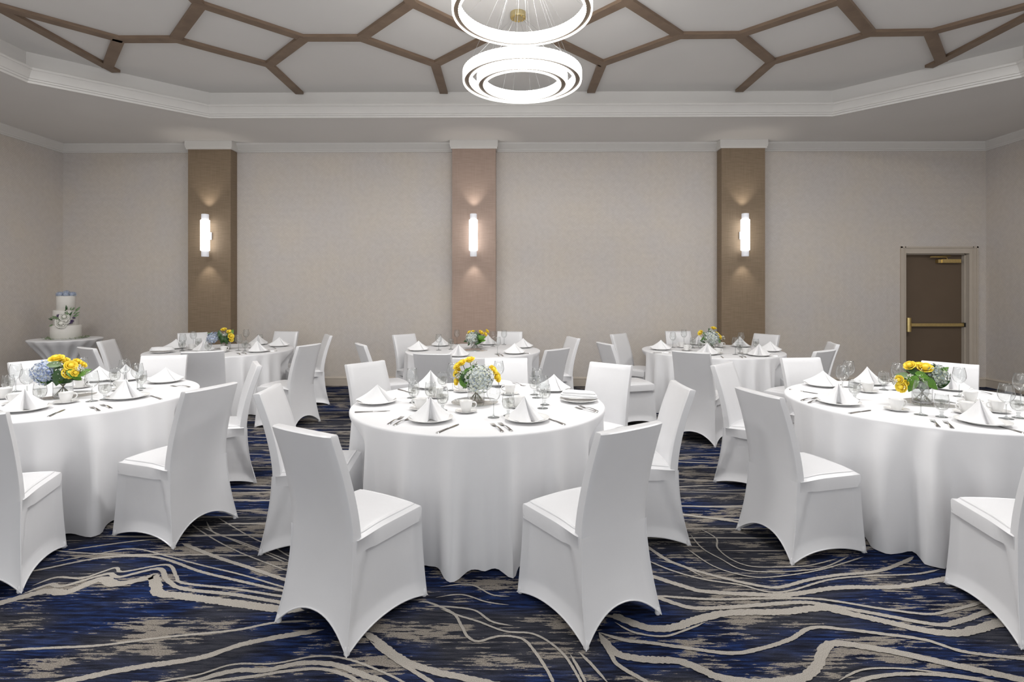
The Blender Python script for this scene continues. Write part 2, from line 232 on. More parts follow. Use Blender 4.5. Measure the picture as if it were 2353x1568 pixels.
BOUQUETS=[('T1', -0.291, 3.833, 'low bouquet of yellow roses and one white hydrangea in glass vase, front centre table', [('rose', -0.047, -0.0, 0.308, 0.034), ('rose', -0.101, -0.021, 0.288, 0.032), ('rose', -0.131, -0.031, 0.268, 0.03), ('rose', -0.133, -0.041, 0.223, 0.032), ('rose', -0.135, -0.051, 0.16, 0.025), ('rose', 0.123, -0.029, 0.24, 0.032), ('rose', 0.154, -0.029, 0.188, 0.034), ('hyd', 0.024, -0.08, 0.18, 0.1), ('breath', 0.076, -0.079, 0.241, 0.05), ('breath', -0.116, -0.081, 0.199, 0.035), ('breath', -0.007, -0.03, 0.277, 0.035), ('leaf', -0.072, -0.091, 0.194, 80, 0.12, 0), ('leaf', -0.039, -0.085, 0.224, 70, 0.11, 0), ('leaf', -0.06, -0.091, 0.219, 140, 0.07, 1), ('leaf', -0.06, -0.091, 0.145, 215, 0.07, 1), ('leaf', -0.065, -0.101, 0.184, -45, 0.085, 2), ('leaf', -0.093, -0.071, 0.166, -110, 0.06, 2), ('leaf', -0.115, -0.061, 0.208, 165, 0.06, 2), ('leaf', -0.017, -0.02, 0.245, 60, 0.08, 2), ('leaf', 0.078, -0.049, 0.175, 0, 0.08, 2), ('leaf', -0.041, -0.03, 0.178, 100, 0.1, 2)]),
('T2', -3.425, 4.012, 'low bouquet with pale blue hydrangea at left and yellow roses, front left table', [('rose', -0.035, -0.02, 0.294, 0.045), ('rose', 0.003, 0.0, 0.278, 0.035), ('rose', 0.109, -0.059, 0.244, 0.038), ('rose', 0.113, -0.079, 0.195, 0.04), ('rose', 0.15, -0.069, 0.193, 0.026), ('rose', 0.087, 0.031, 0.264, 0.028), ('rose', 0.122, 0.041, 0.24, 0.024), ('hyd', -0.075, -0.061, 0.189, 0.088), ('breath', 0.067, -0.089, 0.206, 0.04), ('breath', 0.169, -0.049, 0.216, 0.033), ('breath', 0.052, -0.08, 0.159, 0.03), ('breath', 0.015, -0.06, 0.253, 0.03), ('leaf', 0.172, -0.028, 0.191, 30, 0.1, 0), ('leaf', 0.138, -0.059, 0.176, -35, 0.11, 0), ('leaf', 0.049, -0.1, 0.163, -105, 0.12, 2), ('leaf', -0.006, -0.08, 0.256, 175, 0.09, 1), ('leaf', 0.035, -0.06, 0.227, 30, 0.09, 2), ('leaf', 0.07, -0.039, 0.228, 20, 0.09, 2), ('leaf', -0.156, -0.021, 0.15, 120, 0.09, 1), ('leaf', 0.115, -0.039, 0.16, -20, 0.1, 2), ('leaf', -0.113, -0.041, 0.114, -60, 0.05, 0), ('leaf', 0.059, 0.021, 0.249, 15, 0.08, 2)]),
('T3', 2.894, 3.846, 'low bouquet with yellow roses at left and grey-green hydrangea, front right table', [('rose', -0.105, -0.021, 0.272, 0.034), ('rose', -0.028, -0.0, 0.272, 0.03), ('rose', -0.009, -0.04, 0.259, 0.042), ('rose', -0.207, -0.062, 0.176, 0.028), ('rose', -0.169, -0.071, 0.154, 0.02), ('rose', -0.199, -0.072, 0.126, 0.034), ('hyd', 0.062, -0.039, 0.201, 0.078), ('breath', -0.143, -0.081, 0.195, 0.035), ('breath', -0.24, -0.052, 0.166, 0.033), ('breath', -0.086, -0.091, 0.203, 0.03), ('leaf', 0.11, -0.029, 0.227, 50, 0.1, 0), ('leaf', 0.112, -0.049, 0.147, 45, 0.08, 2), ('leaf', -0.011, -0.09, 0.16, -35, 0.11, 0), ('leaf', -0.138, -0.091, 0.154, -115, 0.12, 0), ('leaf', -0.073, -0.101, 0.216, -15, 0.08, 0), ('leaf', -0.142, -0.051, 0.19, 150, 0.1, 1), ('leaf', -0.096, -0.051, 0.227, 120, 0.09, 2), ('leaf', -0.043, -0.04, 0.182, 160, 0.1, 2), ('leaf', 0.065, 0.001, 0.232, 70, 0.09, 2), ('leaf', -0.161, -0.031, 0.205, 170, 0.08, 1)]),
('T4', -4.009, 7.345, 'small bouquet with four yellow roses right of blue hydrangea, back left table', [('rose', -0.019, -0.02, 0.279, 0.034), ('rose', 0.067, -0.029, 0.244, 0.034), ('rose', 0.104, -0.059, 0.187, 0.036), ('rose', 0.102, -0.049, 0.138, 0.028), ('hyd', -0.14, -0.051, 0.156, 0.085), ('breath', 0.031, -0.1, 0.208, 0.035), ('leaf', 0.007, -0.09, 0.178, 110, 0.12, 2), ('leaf', -0.034, -0.09, 0.219, 100, 0.1, 2), ('leaf', -0.181, -0.052, 0.216, 150, 0.08, 1), ('leaf', -0.004, -0.09, 0.136, -100, 0.1, 2), ('leaf', 0.057, -0.05, 0.204, 60, 0.12, 2), ('leaf', 0.089, -0.019, 0.232, 70, 0.09, 0), ('leaf', 0.049, -0.08, 0.117, -60, 0.08, 2)]),
('T5', -0.576, 7.432, 'small bouquet with row of yellow roses above white hydrangea, back centre table', [('rose', -0.085, -0.001, 0.232, 0.028), ('rose', -0.038, 0.02, 0.242, 0.026), ('rose', 0.085, 0.001, 0.232, 0.034), ('rose', 0.146, -0.019, 0.209, 0.028), ('rose', 0.169, 0.001, 0.25, 0.028), ('hyd', -0.042, -0.07, 0.153, 0.085), ('leaf', -0.105, -0.041, 0.127, 190, 0.1, 2), ('leaf', 0.021, -0.04, 0.199, 95, 0.1, 2), ('leaf', 0.077, -0.059, 0.164, 20, 0.13, 0), ('leaf', 0.025, -0.09, 0.131, -70, 0.1, 2), ('leaf', 0.053, -0.07, 0.105, 30, 0.11, 2), ('leaf', -0.078, -0.081, 0.082, -130, 0.06, 2), ('leaf', 0.1, -0.049, 0.127, 10, 0.09, 0)]),
('T6', 2.701, 7.46, 'small bouquet with round white hydrangea ringed by yellow roses, back right table', [('rose', 0.036, 0.0, 0.292, 0.035), ('rose', -0.161, -0.031, 0.228, 0.036), ('rose', 0.077, -0.019, 0.215, 0.03), ('rose', 0.112, -0.039, 0.169, 0.03), ('hyd', -0.029, -0.08, 0.16, 0.1), ('breath', 0.148, -0.039, 0.163, 0.035), ('leaf', -0.027, -0.04, 0.247, 110, 0.09, 2), ('leaf', -0.118, -0.061, 0.152, 200, 0.1, 0), ('leaf', -0.102, -0.051, 0.212, 130, 0.08, 1), ('leaf', -0.021, -0.09, 0.095, -80, 0.08, 2), ('leaf', -0.136, -0.061, 0.11, -20, 0.07, 2), ('leaf', 0.086, -0.059, 0.122, -50, 0.08, 1)])]
MIRRORS=[('T1', -0.302, 3.863, 0.168, 'front centre table'), ('T2', -3.443, 4.08, 0.175, 'front left table'), ('T3', 2.956, 3.846, 0.17, 'front right table'), ('T5', -0.566, 7.265, 0.17, 'back centre table')]
STRIPS=[(-5.025, 5.163, -4.364, 5.834), (-5.101, 5.068, -5.025, 5.163), (-5.056, 5.194, -5.049, 6.519), (-5.085, 5.053, -5.056, 5.194), (-5.049, 6.519, -5.044, 6.662), (-4.384, 5.854, -5.046, 6.558), (-4.372, 5.844, -3.755, 5.849), (-3.755, 5.849, -3.055, 5.14), (-3.055, 5.14, -3.051, 4.995), (-3.051, 5.14, -2.332, 5.831), (-3.745, 5.849, -3.026, 6.512), (-2.336, 5.841, -3.026, 6.512), (-3.026, 6.512, -3.031, 7.413), (-2.332, 5.831, -1.704, 5.837), (-1.704, 5.837, -1.007, 5.127), (-1.007, 5.127, -1.022, 5.013), (-1.699, 5.837, -0.993, 6.517), (-0.993, 6.517, -1.015, 7.414), (-1.007, 5.127, -0.329, 5.849), (-0.993, 6.517, -0.329, 5.849), (-0.329, 5.849, 0.365, 5.855), (0.365, 5.855, 1.04, 6.51), (0.365, 5.855, 1.049, 5.114), (1.049, 5.114, 1.058, 5.002), (1.049, 5.114, 1.765, 5.807), (1.765, 5.807, 1.04, 6.51), (1.04, 6.51, 1.032, 7.4), (1.765, 5.807, 2.401, 5.803), (2.401, 5.803, 3.094, 5.117), (2.401, 5.803, 3.083, 6.49), (3.083, 6.49, 3.795, 5.776), (3.094, 5.117, 3.087, 5.005), (3.094, 5.117, 3.795, 5.776), (3.083, 6.49, 3.074, 7.386), (3.795, 5.776, 4.419, 5.762), (4.419, 5.762, 4.995, 5.195), (4.419, 5.762, 5.098, 6.471), (5.084, 6.608, 5.098, 6.471), (5.098, 6.471, 5.143, 5.349)]
CARPET=[([(-2.239, 2.3), (-2.037, 2.319), (-1.832, 2.338), (-1.576, 2.397), (-1.301, 2.446), (-1.137, 2.505), (-0.96, 2.52)], 0.016),
([(-1.861, 2.089), (-1.799, 2.118), (-1.64, 2.181), (-1.527, 2.215), (-1.346, 2.261), (-1.213, 2.349), (-1.055, 2.407), (-0.884, 2.456)], 0.034),
([(-1.458, 2.104), (-1.423, 2.121), (-1.288, 2.164), (-1.182, 2.223), (-1.012, 2.23), (-0.855, 2.276), (-0.707, 2.256), (-0.506, 2.161), (-0.385, 2.079)], 0.011),
([(-1.318, 2.101), (-1.289, 2.122), (-1.162, 2.185), (-1.029, 2.191), (-0.907, 2.231), (-0.767, 2.227), (-0.608, 2.16), (-0.533, 2.129), (-0.448, 2.056)], 0.028),
([(-1.286, 2.106), (-1.23, 2.123), (-1.077, 2.151), (-0.956, 2.182), (-0.826, 2.2), (-0.715, 2.174), (-0.634, 2.128), (-0.565, 2.055)], 0.018),
([(-2.655, 2.595), (-2.58, 2.651), (-2.448, 2.757), (-2.329, 2.75), (-2.25, 2.872), (-2.128, 2.83), (-2.012, 2.887), (-1.984, 2.905), (-1.914, 2.823), (-1.842, 2.746), (-1.703, 2.719), (-1.415, 2.661), (-1.17, 2.615), (-1.034, 2.602)], 0.055),
([(-2.542, 2.728), (-2.479, 2.822), (-2.395, 2.806), (-2.259, 2.929), (-2.164, 2.899), (-2.013, 2.987), (-1.89, 2.875), (-1.746, 2.787), (-1.456, 2.737), (-1.186, 2.67), (-1.051, 2.645)], 0.026),
([(-2.561, 2.805), (-2.504, 2.891), (-2.356, 2.888), (-2.262, 2.994), (-2.185, 2.953), (-1.993, 3.03), (-1.861, 2.91), (-1.779, 2.841), (-1.484, 2.789), (-1.21, 2.724), (-1.069, 2.69)], 0.018),
([(-2.719, 2.944), (-2.648, 2.982), (-2.434, 3.106), (-2.207, 3.129), (-2.031, 3.089), (-1.762, 2.961), (-1.531, 2.878), (-1.224, 2.775), (-1.091, 2.744)], 0.02),
([(-2.674, 3.044), (-2.503, 3.142), (-2.32, 3.218), (-2.058, 3.13), (-1.804, 3.032), (-1.511, 2.927), (-1.231, 2.808), (-1.097, 2.76)], 0.012),
([(-2.705, 3.193), (-2.389, 3.314), (-2.207, 3.344), (-2.043, 3.346)], 0.015),
([(-2.073, 3.293), (-1.761, 3.122), (-1.503, 3.001), (-1.253, 2.88), (-1.125, 2.83)], 0.026),
([(-2.177, 3.565), (-2.11, 3.506), (-1.895, 3.341), (-1.637, 3.17), (-1.271, 2.966)], 0.009),
([(-2.083, 3.52), (-1.771, 3.331), (-1.554, 3.203), (-1.32, 3.056)], 0.009),
([(-2.102, 3.607), (-1.946, 3.432), (-1.708, 3.308), (-1.308, 3.076)], 0.009),
([(-2.053, 3.663), (-1.695, 3.385), (-1.469, 3.237), (-1.339, 3.136), (-1.225, 3.081)], 0.009),
([(-0.495, 2.676), (-0.44, 2.673), (-0.31, 2.587), (-0.257, 2.487), (-0.22, 2.409), (-0.169, 2.379), (-0.073, 2.416), (0.025, 2.396), (0.08, 2.309), (0.132, 2.179), (0.15, 2.107)], 0.014),
([(-0.689, 2.435), (-0.637, 2.39), (-0.471, 2.25), (-0.333, 2.187), (-0.187, 2.146), (0.022, 2.083)], 0.036),
([(-0.653, 2.375), (-0.531, 2.271), (-0.402, 2.174), (-0.303, 2.103)], 0.02),
([(-0.456, 2.64), (-0.337, 2.637), (-0.206, 2.609), (-0.117, 2.521), (-0.015, 2.489)], 0.012),
([(-0.378, 2.622), (-0.265, 2.56), (-0.179, 2.52), (-0.054, 2.45), (0.084, 2.427), (0.193, 2.31), (0.25, 2.155), (0.259, 2.085)], 0.012),
([(-0.414, 2.715), (-0.284, 2.744), (-0.147, 2.679), (-0.037, 2.654)], 0.01),
([(-0.406, 2.815), (-0.248, 2.838), (-0.128, 2.745), (-0.034, 2.73)], 0.01),
([(0.766, 3.341), (0.804, 3.251), (0.879, 3.1), (1.008, 2.985), (1.156, 2.897), (1.287, 2.838), (1.384, 2.827), (1.577, 2.901), (1.763, 2.951), (2.005, 2.994), (2.215, 3.091), (2.332, 3.163)], 0.025),
([(0.747, 3.114), (0.852, 3.003), (1.002, 2.904), (1.189, 2.846), (1.294, 2.785), (1.42, 2.794), (1.682, 2.901), (1.919, 2.943), (2.187, 2.964), (2.369, 3.016)], 0.014),
([(0.689, 3.001), (0.727, 2.942), (0.875, 2.835), (0.98, 2.782), (1.25, 2.757), (1.401, 2.758), (1.688, 2.825), (2.002, 2.836), (2.281, 2.907), (2.409, 2.948)], 0.036),
([(0.696, 2.744), (0.986, 2.712), (1.234, 2.722), (1.48, 2.724), (1.612, 2.698), (1.771, 2.645), (1.973, 2.597), (2.095, 2.622), (2.249, 2.671), (2.376, 2.72)], 0.019),
([(0.696, 2.744), (0.731, 2.717), (0.872, 2.637), (1.108, 2.653), (1.414, 2.689), (1.545, 2.664), (1.738, 2.595), (1.956, 2.516), (2.071, 2.536), (2.235, 2.599), (2.354, 2.646)], 0.03),
([(0.468, 2.587), (0.493, 2.553), (0.605, 2.481), (0.722, 2.482), (0.882, 2.556), (1.038, 2.599), (1.277, 2.608), (1.485, 2.642), (1.564, 2.618), (1.708, 2.55), (1.877, 2.47), (1.995, 2.452), (2.105, 2.478), (2.244, 2.525), (2.358, 2.559)], 0.048),
([(0.46, 2.522), (0.535, 2.446), (0.661, 2.419), (0.78, 2.467), (0.89, 2.526)], 0.012),
([(0.373, 2.445), (0.479, 2.391), (0.603, 2.371), (0.764, 2.335), (0.922, 2.308), (1.06, 2.338), (1.221, 2.403), (1.37, 2.488), (1.523, 2.473), (1.678, 2.44), (1.825, 2.402), (1.933, 2.326), (2.145, 2.284), (2.249, 2.263)], 0.022),
([(0.373, 2.445), (0.422, 2.312), (0.521, 2.27), (0.682, 2.255), (0.761, 2.204), (0.824, 2.16), (0.969, 2.137), (1.136, 2.16), (1.245, 2.231), (1.341, 2.343), (1.421, 2.378), (1.569, 2.342), (1.702, 2.293), (1.823, 2.241), (2.029, 2.159), (2.11, 2.124)], 0.042),
([(0.373, 2.411), (0.399, 2.312), (0.422, 2.232), (0.495, 2.157), (0.563, 2.088)], 0.02),
([(0.268, 2.311), (0.313, 2.231), (0.366, 2.12)], 0.014),
([(0.229, 2.297), (0.256, 2.205), (0.279, 2.108)], 0.014),
([(1.281, 2.145), (1.416, 2.21), (1.568, 2.221), (1.71, 2.2), (1.81, 2.178), (1.926, 2.146)], 0.01),
([(1.281, 2.105), (1.36, 2.146), (1.499, 2.181), (1.663, 2.189), (1.836, 2.162), (1.915, 2.134)], 0.02),
([(1.195, 3.529), (1.256, 3.387), (1.218, 3.255), (1.245, 3.118), (1.324, 3.04), (1.484, 3.032), (1.659, 3.052), (1.872, 3.134)], 0.01),
([(1.112, 3.44), (1.123, 3.254), (1.189, 3.117), (1.256, 3.006), (1.406, 2.98), (1.697, 3.019), (1.943, 3.155)], 0.01),
([(1.028, 3.253), (1.108, 3.048), (1.231, 2.946), (1.38, 2.925), (1.686, 3.001), (2.035, 3.155)], 0.01),
([(1.078, 3.77), (1.242, 3.713), (1.476, 3.631), (1.538, 3.564)], 0.03),
([(0.811, 3.099), (0.922, 3.051), (1.022, 2.913)], 0.01),
([(0.343, 2.593), (0.443, 2.566), (0.543, 2.547)], 0.02)]
D=bpy.data; COL=bpy.context.scene.collection
pi=math.pi
SC=bpy.context.scene
# ------------------------------------------------------------------ materials
def nodes(name):
    m=D.materials.new(name); m.use_nodes=True; nt=m.node_tree
    return m,nt,nt.nodes['Principled BSDF']
def N(nt,t,**k):
    n=nt.nodes.new(t)
    for a,b in k.items():
        if a.startswith('i_'): n.inputs[a[2:].replace('_',' ')].default_value=b
        else: setattr(n,a,b)
    return n
def lk(nt,a,b): nt.links.new(a,b)
def ramp(nt,fac,stops,interp='LINEAR'):
    r=N(nt,'ShaderNodeValToRGB'); r.color_ramp.interpolation=interp
    e=r.color_ramp.elements
    while len(e)<len(stops): e.new(.5)
    for i,(p,c) in enumerate(stops):
        e[i].position=p; e[i].color=tuple(c)+(1,) if len(c)==3 else c
    lk(nt,fac,r.inputs[0]); return r.outputs[0]
def coords(nt,scale=(1,1,1),rot=(0,0,0),kind='Object'):
    tc=N(nt,'ShaderNodeTexCoord'); mp=N(nt,'ShaderNodeMapping')
    mp.inputs['Scale'].default_value=scale; mp.inputs['Rotation'].default_value=rot
    lk(nt,tc.outputs[kind],mp.inputs[0]); return mp.outputs[0]
def noise(nt,vec,scale=5,detail=2,rough=.5):
    n=N(nt,'ShaderNodeTexNoise'); n.inputs['Scale'].default_value=scale
    n.inputs['Detail'].default_value=detail; n.inputs['Roughness'].default_value=rough
    lk(nt,vec,n.inputs['Vector']); return n.outputs['Fac']
def bump(nt,h,b,st=.1,dist=.01):
    n=N(nt,'ShaderNodeBump'); n.inputs['Strength'].default_value=st; n.inputs['Distance'].default_value=dist
    lk(nt,h,n.inputs['Height']); lk(nt,n.outputs[0],b.inputs['Normal'])
def simple(name,col,rough=.5,metal=0,spec=.5,var=0.03,nscale=8,**k):
    m,nt,b=nodes(name)
    v=coords(nt); n=noise(nt,v,nscale,2)
    c1=tuple(max(0,c*(1-var)) for c in col); c2=tuple(min(1,c*(1+var)) for c in col)
    lk(nt,ramp(nt,n,[(.3,c1),(.7,c2)]),b.inputs['Base Color'])
    b.inputs['Roughness'].default_value=rough; b.inputs['Metallic'].default_value=metal
    b.inputs['Specular IOR Level'].default_value=spec
    for a,x in k.items(): b.inputs[a.replace('_',' ')].default_value=x
    return m
def cloth(name,col,rough,sheen=0,spec=.3,wrinkle=.15,ws=3):
    m,nt,b=nodes(name); v=coords(nt)
    n=noise(nt,v,ws,3); w=noise(nt,coords(nt,(900,900,900)),1,1)
    lk(nt,ramp(nt,n,[(.3,tuple(c*.97 for c in col)),(.7,col)]),b.inputs['Base Color'])
    b.inputs['Roughness'].default_value=rough; b.inputs['Sheen Weight'].default_value=sheen
    b.inputs['Specular IOR Level'].default_value=spec
    bump(nt,n,b,wrinkle,.02); return m
M={}
M['satin']=cloth('satin stretch fabric',(.755,.755,.77),.32,.15,.6,.3,4)
M['linen']=cloth('table linen',(.805,.805,.82),.7,.12,.25,.2,3)
M['napkin']=cloth('napkin linen',(.82,.82,.83),.6,.2,.3,.1,9)
M['china']=simple('white china',(.80,.795,.785),.18,0,.5,.01)
M['silver']=simple('polished silver',(.62,.61,.6),.18,1,.5,.08,60)
M['brass']=simple('brushed brass',(.72,.56,.25),.3,1,.5,.06,40)
M['gold']=simple('satin gold canopy',(.62,.52,.28),.38,.8,.5,.06,30)
M['bronze']=simple('bronze channel',(.11,.08,.055),.45,.4,.4,.06,30)
M['trim']=simple('painted white moulding',(.74,.725,.70),.5,0,.3,.01)
M['ceil']=simple('matte ceiling paint',(.77,.755,.735),.85,0,.1,.015,1.2)
M['beige']=simple('beige painted trim',(.55,.49,.42),.5,0,.3,.02)
M['doorp']=simple('brown door paint',(.145,.105,.073),.5,0,.3,.03,3)
M['dark']=simple('dark rubber',(.02,.02,.02),.6)
M['mirror']=simple('mirror glass',(.93,.925,.90),.03,.72,.5,.01)
M['icing']=simple('white icing',(.72,.70,.66),.5,0,.3,.01,20)
M['yellow']=simple('yellow rose petal',(.93,.70,.075),.55,0,.25,.14,30)
M['white_petal']=simple('white petal',(.80,.79,.74),.55,0,.2,.08,30)
M['purple']=simple('purple bloom',(.10,.07,.15),.6,0,.2,.3,60)
M['leafA']=simple('fresh green leaf',(.09,.22,.02),.4,0,.4,.35,25)
M['leafB']=simple('eucalyptus leaf',(.17,.25,.13),.55,0,.3,.25,25)
M['leafC']=simple('dark glossy leaf',(.025,.075,.015),.35,0,.5,.35,25)
M['twig']=simple('flower stem',(.13,.13,.05),.6,0,.3,.3,50)
M['metalgrey']=simple('sconce cap metal',(.62,.62,.66),.35,.3,.5,.02)
def petal_mix(name,stops,sc):
    m,nt,b=nodes(name); n=noise(nt,coords(nt),sc,2)
    lk(nt,ramp(nt,n,stops),b.inputs['Base Color']); b.inputs['Roughness'].default_value=.6
    b.inputs['Specular IOR Level'].default_value=.2; return m
M['hyd_blue']=petal_mix('blue hydrangea petal',[(.34,(.20,.28,.55)),(.46,(.38,.46,.70)),(.56,(.64,.67,.58)),(.7,(.48,.55,.74))],8)
M['hyd_white']=petal_mix('white hydrangea petal',[(.32,(.30,.36,.52)),(.45,(.50,.56,.55)),(.55,(.68,.70,.62)),(.7,(.46,.50,.33))],9)
M['hyd_green']=petal_mix('grey green hydrangea petal',[(.32,(.24,.32,.44)),(.48,(.33,.38,.30)),(.6,(.50,.53,.42)),(.72,(.32,.37,.27))],8)
# wood strips
m,nt,b=nodes('walnut ceiling strip'); v=coords(nt,(3,3,40))
lk(nt,ramp(nt,noise(nt,v,2,3),[(.3,(.185,.125,.085)),(.7,(.25,.175,.12))]),b.inputs['Base Color']); b.inputs['Roughness'].default_value=.55; M['wood']=m
# clear glass: thin shell
def glassmat(name,tint,edge=(.8,.82,.82)):
    m=D.materials.new(name); m.use_nodes=True; nt=m.node_tree; nt.nodes.clear()
    o=N(nt,'ShaderNodeOutputMaterial'); t=N(nt,'ShaderNodeBsdfTransparent'); g=N(nt,'ShaderNodeBsdfGlossy')
    g.inputs['Roughness'].default_value=.03; g.inputs['Color'].default_value=(1,1,1,1)
    lw=N(nt,'ShaderNodeLayerWeight'); lw.inputs['Blend'].default_value=.45
    lk(nt,ramp(nt,lw.outputs['Facing'],[(.0,tint),(.6,tint),(.97,edge)]),t.inputs[0])
    fr=ramp(nt,lw.outputs['Facing'],[(0,(.045,)*3),(.5,(.08,)*3),(.9,(.38,)*3),(1,(.6,)*3)])
    mx=N(nt,'ShaderNodeMixShader'); lk(nt,fr,mx.inputs[0]); lk(nt,t.outputs[0],mx.inputs[1]); lk(nt,g.outputs[0],mx.inputs[2])
    lk(nt,mx.outputs[0],o.inputs[0]); return m
M['glass']=glassmat('clear glass',(.955,.96,.96),(.34,.35,.355))
M['glass2']=glassmat('solid glass stem',(.80,.81,.81),(.25,.26,.26))
M['water']=glassmat('still water',(.93,.93,.92),(.72,.72,.71))
M['ice']=glassmat('ice cube',(.9,.9,.89),(.55,.55,.54))
def emis(name,col,st):
    m=D.materials.new(name); m.use_nodes=True; nt=m.node_tree; b=nt.nodes['Principled BSDF']
    b.inputs['Base Color'].default_value=(.8,.8,.8,1); b.inputs['Emission Color'].default_value=tuple(col)+(1,)
    b.inputs['Roughness'].default_value=.3
    n=noise(nt,coords(nt,(60,60,4)),3,1)
    mt=N(nt,'ShaderNodeMath',operation='MULTIPLY_ADD'); mt.inputs[1].default_value=st*.5; mt.inputs[2].default_value=st*.75
    lk(nt,n,mt.inputs[0]); lk(nt,mt.outputs[0],b.inputs['Emission Strength']); return m
M['crystal']=emis('lit crystal band',(1,.985,.95),3.0)
M['crystal2']=emis('lit crystal rim',(1,.96,.88),1.1)
M['tube']=emis('lit sconce glass',(1,.99,.97),3.0)
M['capglow']=emis('lit sconce end',(.80,.82,.95),.22)
M['wire']=simple('steel cable',(.07,.07,.07),.6,0)
# wallpaper: basket weave of diagonal strokes
def wallmat(name,ca,cb,axis):
    m,nt,b=nodes(name)
    tc=N(nt,'ShaderNodeTexCoord'); sp=N(nt,'ShaderNodeSeparateXYZ'); lk(nt,tc.outputs['Object'],sp.inputs[0])
    cb_=N(nt,'ShaderNodeCombineXYZ'); lk(nt,sp.outputs[axis],cb_.inputs[0]); lk(nt,sp.outputs['Z'],cb_.inputs[1])
    mp=N(nt,'ShaderNodeMapping'); mp.inputs['Rotation'].default_value=(0,0,pi/4); lk(nt,cb_.outputs[0],mp.inputs[0])
    ck=N(nt,'ShaderNodeTexChecker'); ck.inputs['Scale'].default_value=12; lk(nt,mp.outputs[0],ck.inputs[0])
    w1=N(nt,'ShaderNodeTexWave',bands_direction='X'); w2=N(nt,'ShaderNodeTexWave',bands_direction='Y')
    for w in (w1,w2):
        w.inputs['Scale'].default_value=15; w.inputs['Distortion'].default_value=.6; lk(nt,mp.outputs[0],w.inputs[0])
    mx=N(nt,'ShaderNodeMix',data_type='RGBA'); lk(nt,ck.outputs['Fac'],mx.inputs[0]); lk(nt,w1.outputs[0],mx.inputs[6]); lk(nt,w2.outputs[0],mx.inputs[7])
    n=noise(nt,mp.outputs[0],1.3,3); n2=noise(nt,mp.outputs[0],14,2)
    a=N(nt,'ShaderNodeMath',operation='MULTIPLY'); lk(nt,mx.outputs[2],a.inputs[0]); lk(nt,n2,a.inputs[1])
    c=ramp(nt,a.outputs[0],[(.0,ca),(.55,cb)])
    m2=N(nt,'ShaderNodeMix',data_type='RGBA'); m2.blend_type='MULTIPLY'; m2.inputs[0].default_value=1
    lk(nt,c,m2.inputs[6]); lk(nt,ramp(nt,n,[(.35,(.96,.97,1.0)),(.65,(1,.985,.955))]),m2.inputs[7])
    lk(nt,m2.outputs[2],b.inputs['Base Color']); b.inputs['Roughness'].default_value=.55; b.inputs['Specular IOR Level'].default_value=.35
    bump(nt,a.outputs[0],b,.12,.004); return m
M['wallx']=wallmat('woven wallpaper',(.57,.525,.486),(.69,.642,.596),'X')
M['wally']=wallmat('woven wallpaper side',(.57,.525,.486),(.69,.642,.596),'Y')
def colmat(name,ca,cb):
    m,nt,b=nodes(name); n=noise(nt,coords(nt,(6,6,240)),1,2); n2=noise(nt,coords(nt,(90,90,3)),1,1)
    a=N(nt,'ShaderNodeMath',operation='MULTIPLY_ADD'); lk(nt,n2,a.inputs[0]); a.inputs[1].default_value=.35; lk(nt,n,a.inputs[2])
    lk(nt,ramp(nt,a.outputs[0],[(.5,ca),(.85,cb)]),b.inputs['Base Color']); b.inputs['Roughness'].default_value=.6
    b.inputs['Specular IOR Level'].default_value=.3; return m
M['colA']=colmat('tan grasscloth',(.21,.155,.10),(.28,.21,.145))
M['colB']=colmat('rosy grasscloth',(.345,.255,.21),(.425,.32,.265))
# carpet
m,nt,b=nodes('patterned carpet')
big=noise(nt,coords(nt,(1.1,2.0,1)),1.15,2,.5)
st=noise(nt,coords(nt,(6,55,1)),1,4,.62)
mid=noise(nt,coords(nt,(2.2,5.5,1)),1.0,3,.6)
fine=noise(nt,coords(nt,(260,260,1)),1,2)
blue=ramp(nt,st,[(.30,(.003,.004,.012)),(.45,(.009,.014,.042)),(.60,(.018,.042,.155)),(.75,(.03,.075,.27))])
grey=ramp(nt,st,[(.30,(.012,.013,.02)),(.5,(.05,.052,.068)),(.7,(.085,.087,.105))])
mx=N(nt,'ShaderNodeMix',data_type='RGBA'); lk(nt,ramp(nt,big,[(.42,(0,0,0)),(.56,(1,1,1))]),mx.inputs[0]); lk(nt,grey,mx.inputs[6]); lk(nt,blue,mx.inputs[7])
ad=N(nt,'ShaderNodeMath',operation='MULTIPLY_ADD'); lk(nt,st,ad.inputs[0]); ad.inputs[1].default_value=.8; lk(nt,mid,ad.inputs[2])
bg=ramp(nt,ad.outputs[0],[(.985,(0,0,0)),(1.02,(1,1,1))])
ad.inputs[1].default_value=.8
rag=noise(nt,coords(nt,(45,170,1)),1,3,.7)
ad2=N(nt,'ShaderNodeMath',operation='MULTIPLY_ADD'); lk(nt,rag,ad2.inputs[0]); ad2.inputs[1].default_value=.22; lk(nt,ad.outputs[0],ad2.inputs[2]); ad=ad2
mm=N(nt,'ShaderNodeMath',operation='MULTIPLY'); mm.inputs[1].default_value=.908; lk(nt,ad.outputs[0],mm.inputs[0])
bgm=ramp(nt,mm.outputs[0],[(.992,(0,0,0)),(1.012,(1,1,1))])
beige=ramp(nt,fine,[(.3,(.24,.212,.185)),(.7,(.42,.38,.33))])
m3=N(nt,'ShaderNodeMix',data_type='RGBA'); lk(nt,bgm,m3.inputs[0]); lk(nt,mx.outputs[2],m3.inputs[6]); lk(nt,beige,m3.inputs[7])
m4=N(nt,'ShaderNodeMix',data_type='RGBA'); m4.blend_type='MULTIPLY'; m4.inputs[0].default_value=1
lk(nt,m3.outputs[2],m4.inputs[6]); lk(nt,ramp(nt,fine,[(.3,(.5,)*3),(.7,(.86,)*3)]),m4.inputs[7])
lk(nt,m4.outputs[2],b.inputs['Base Color']); b.inputs['Roughness'].default_value=.95; b.inputs['Specular IOR Level'].default_value=.1
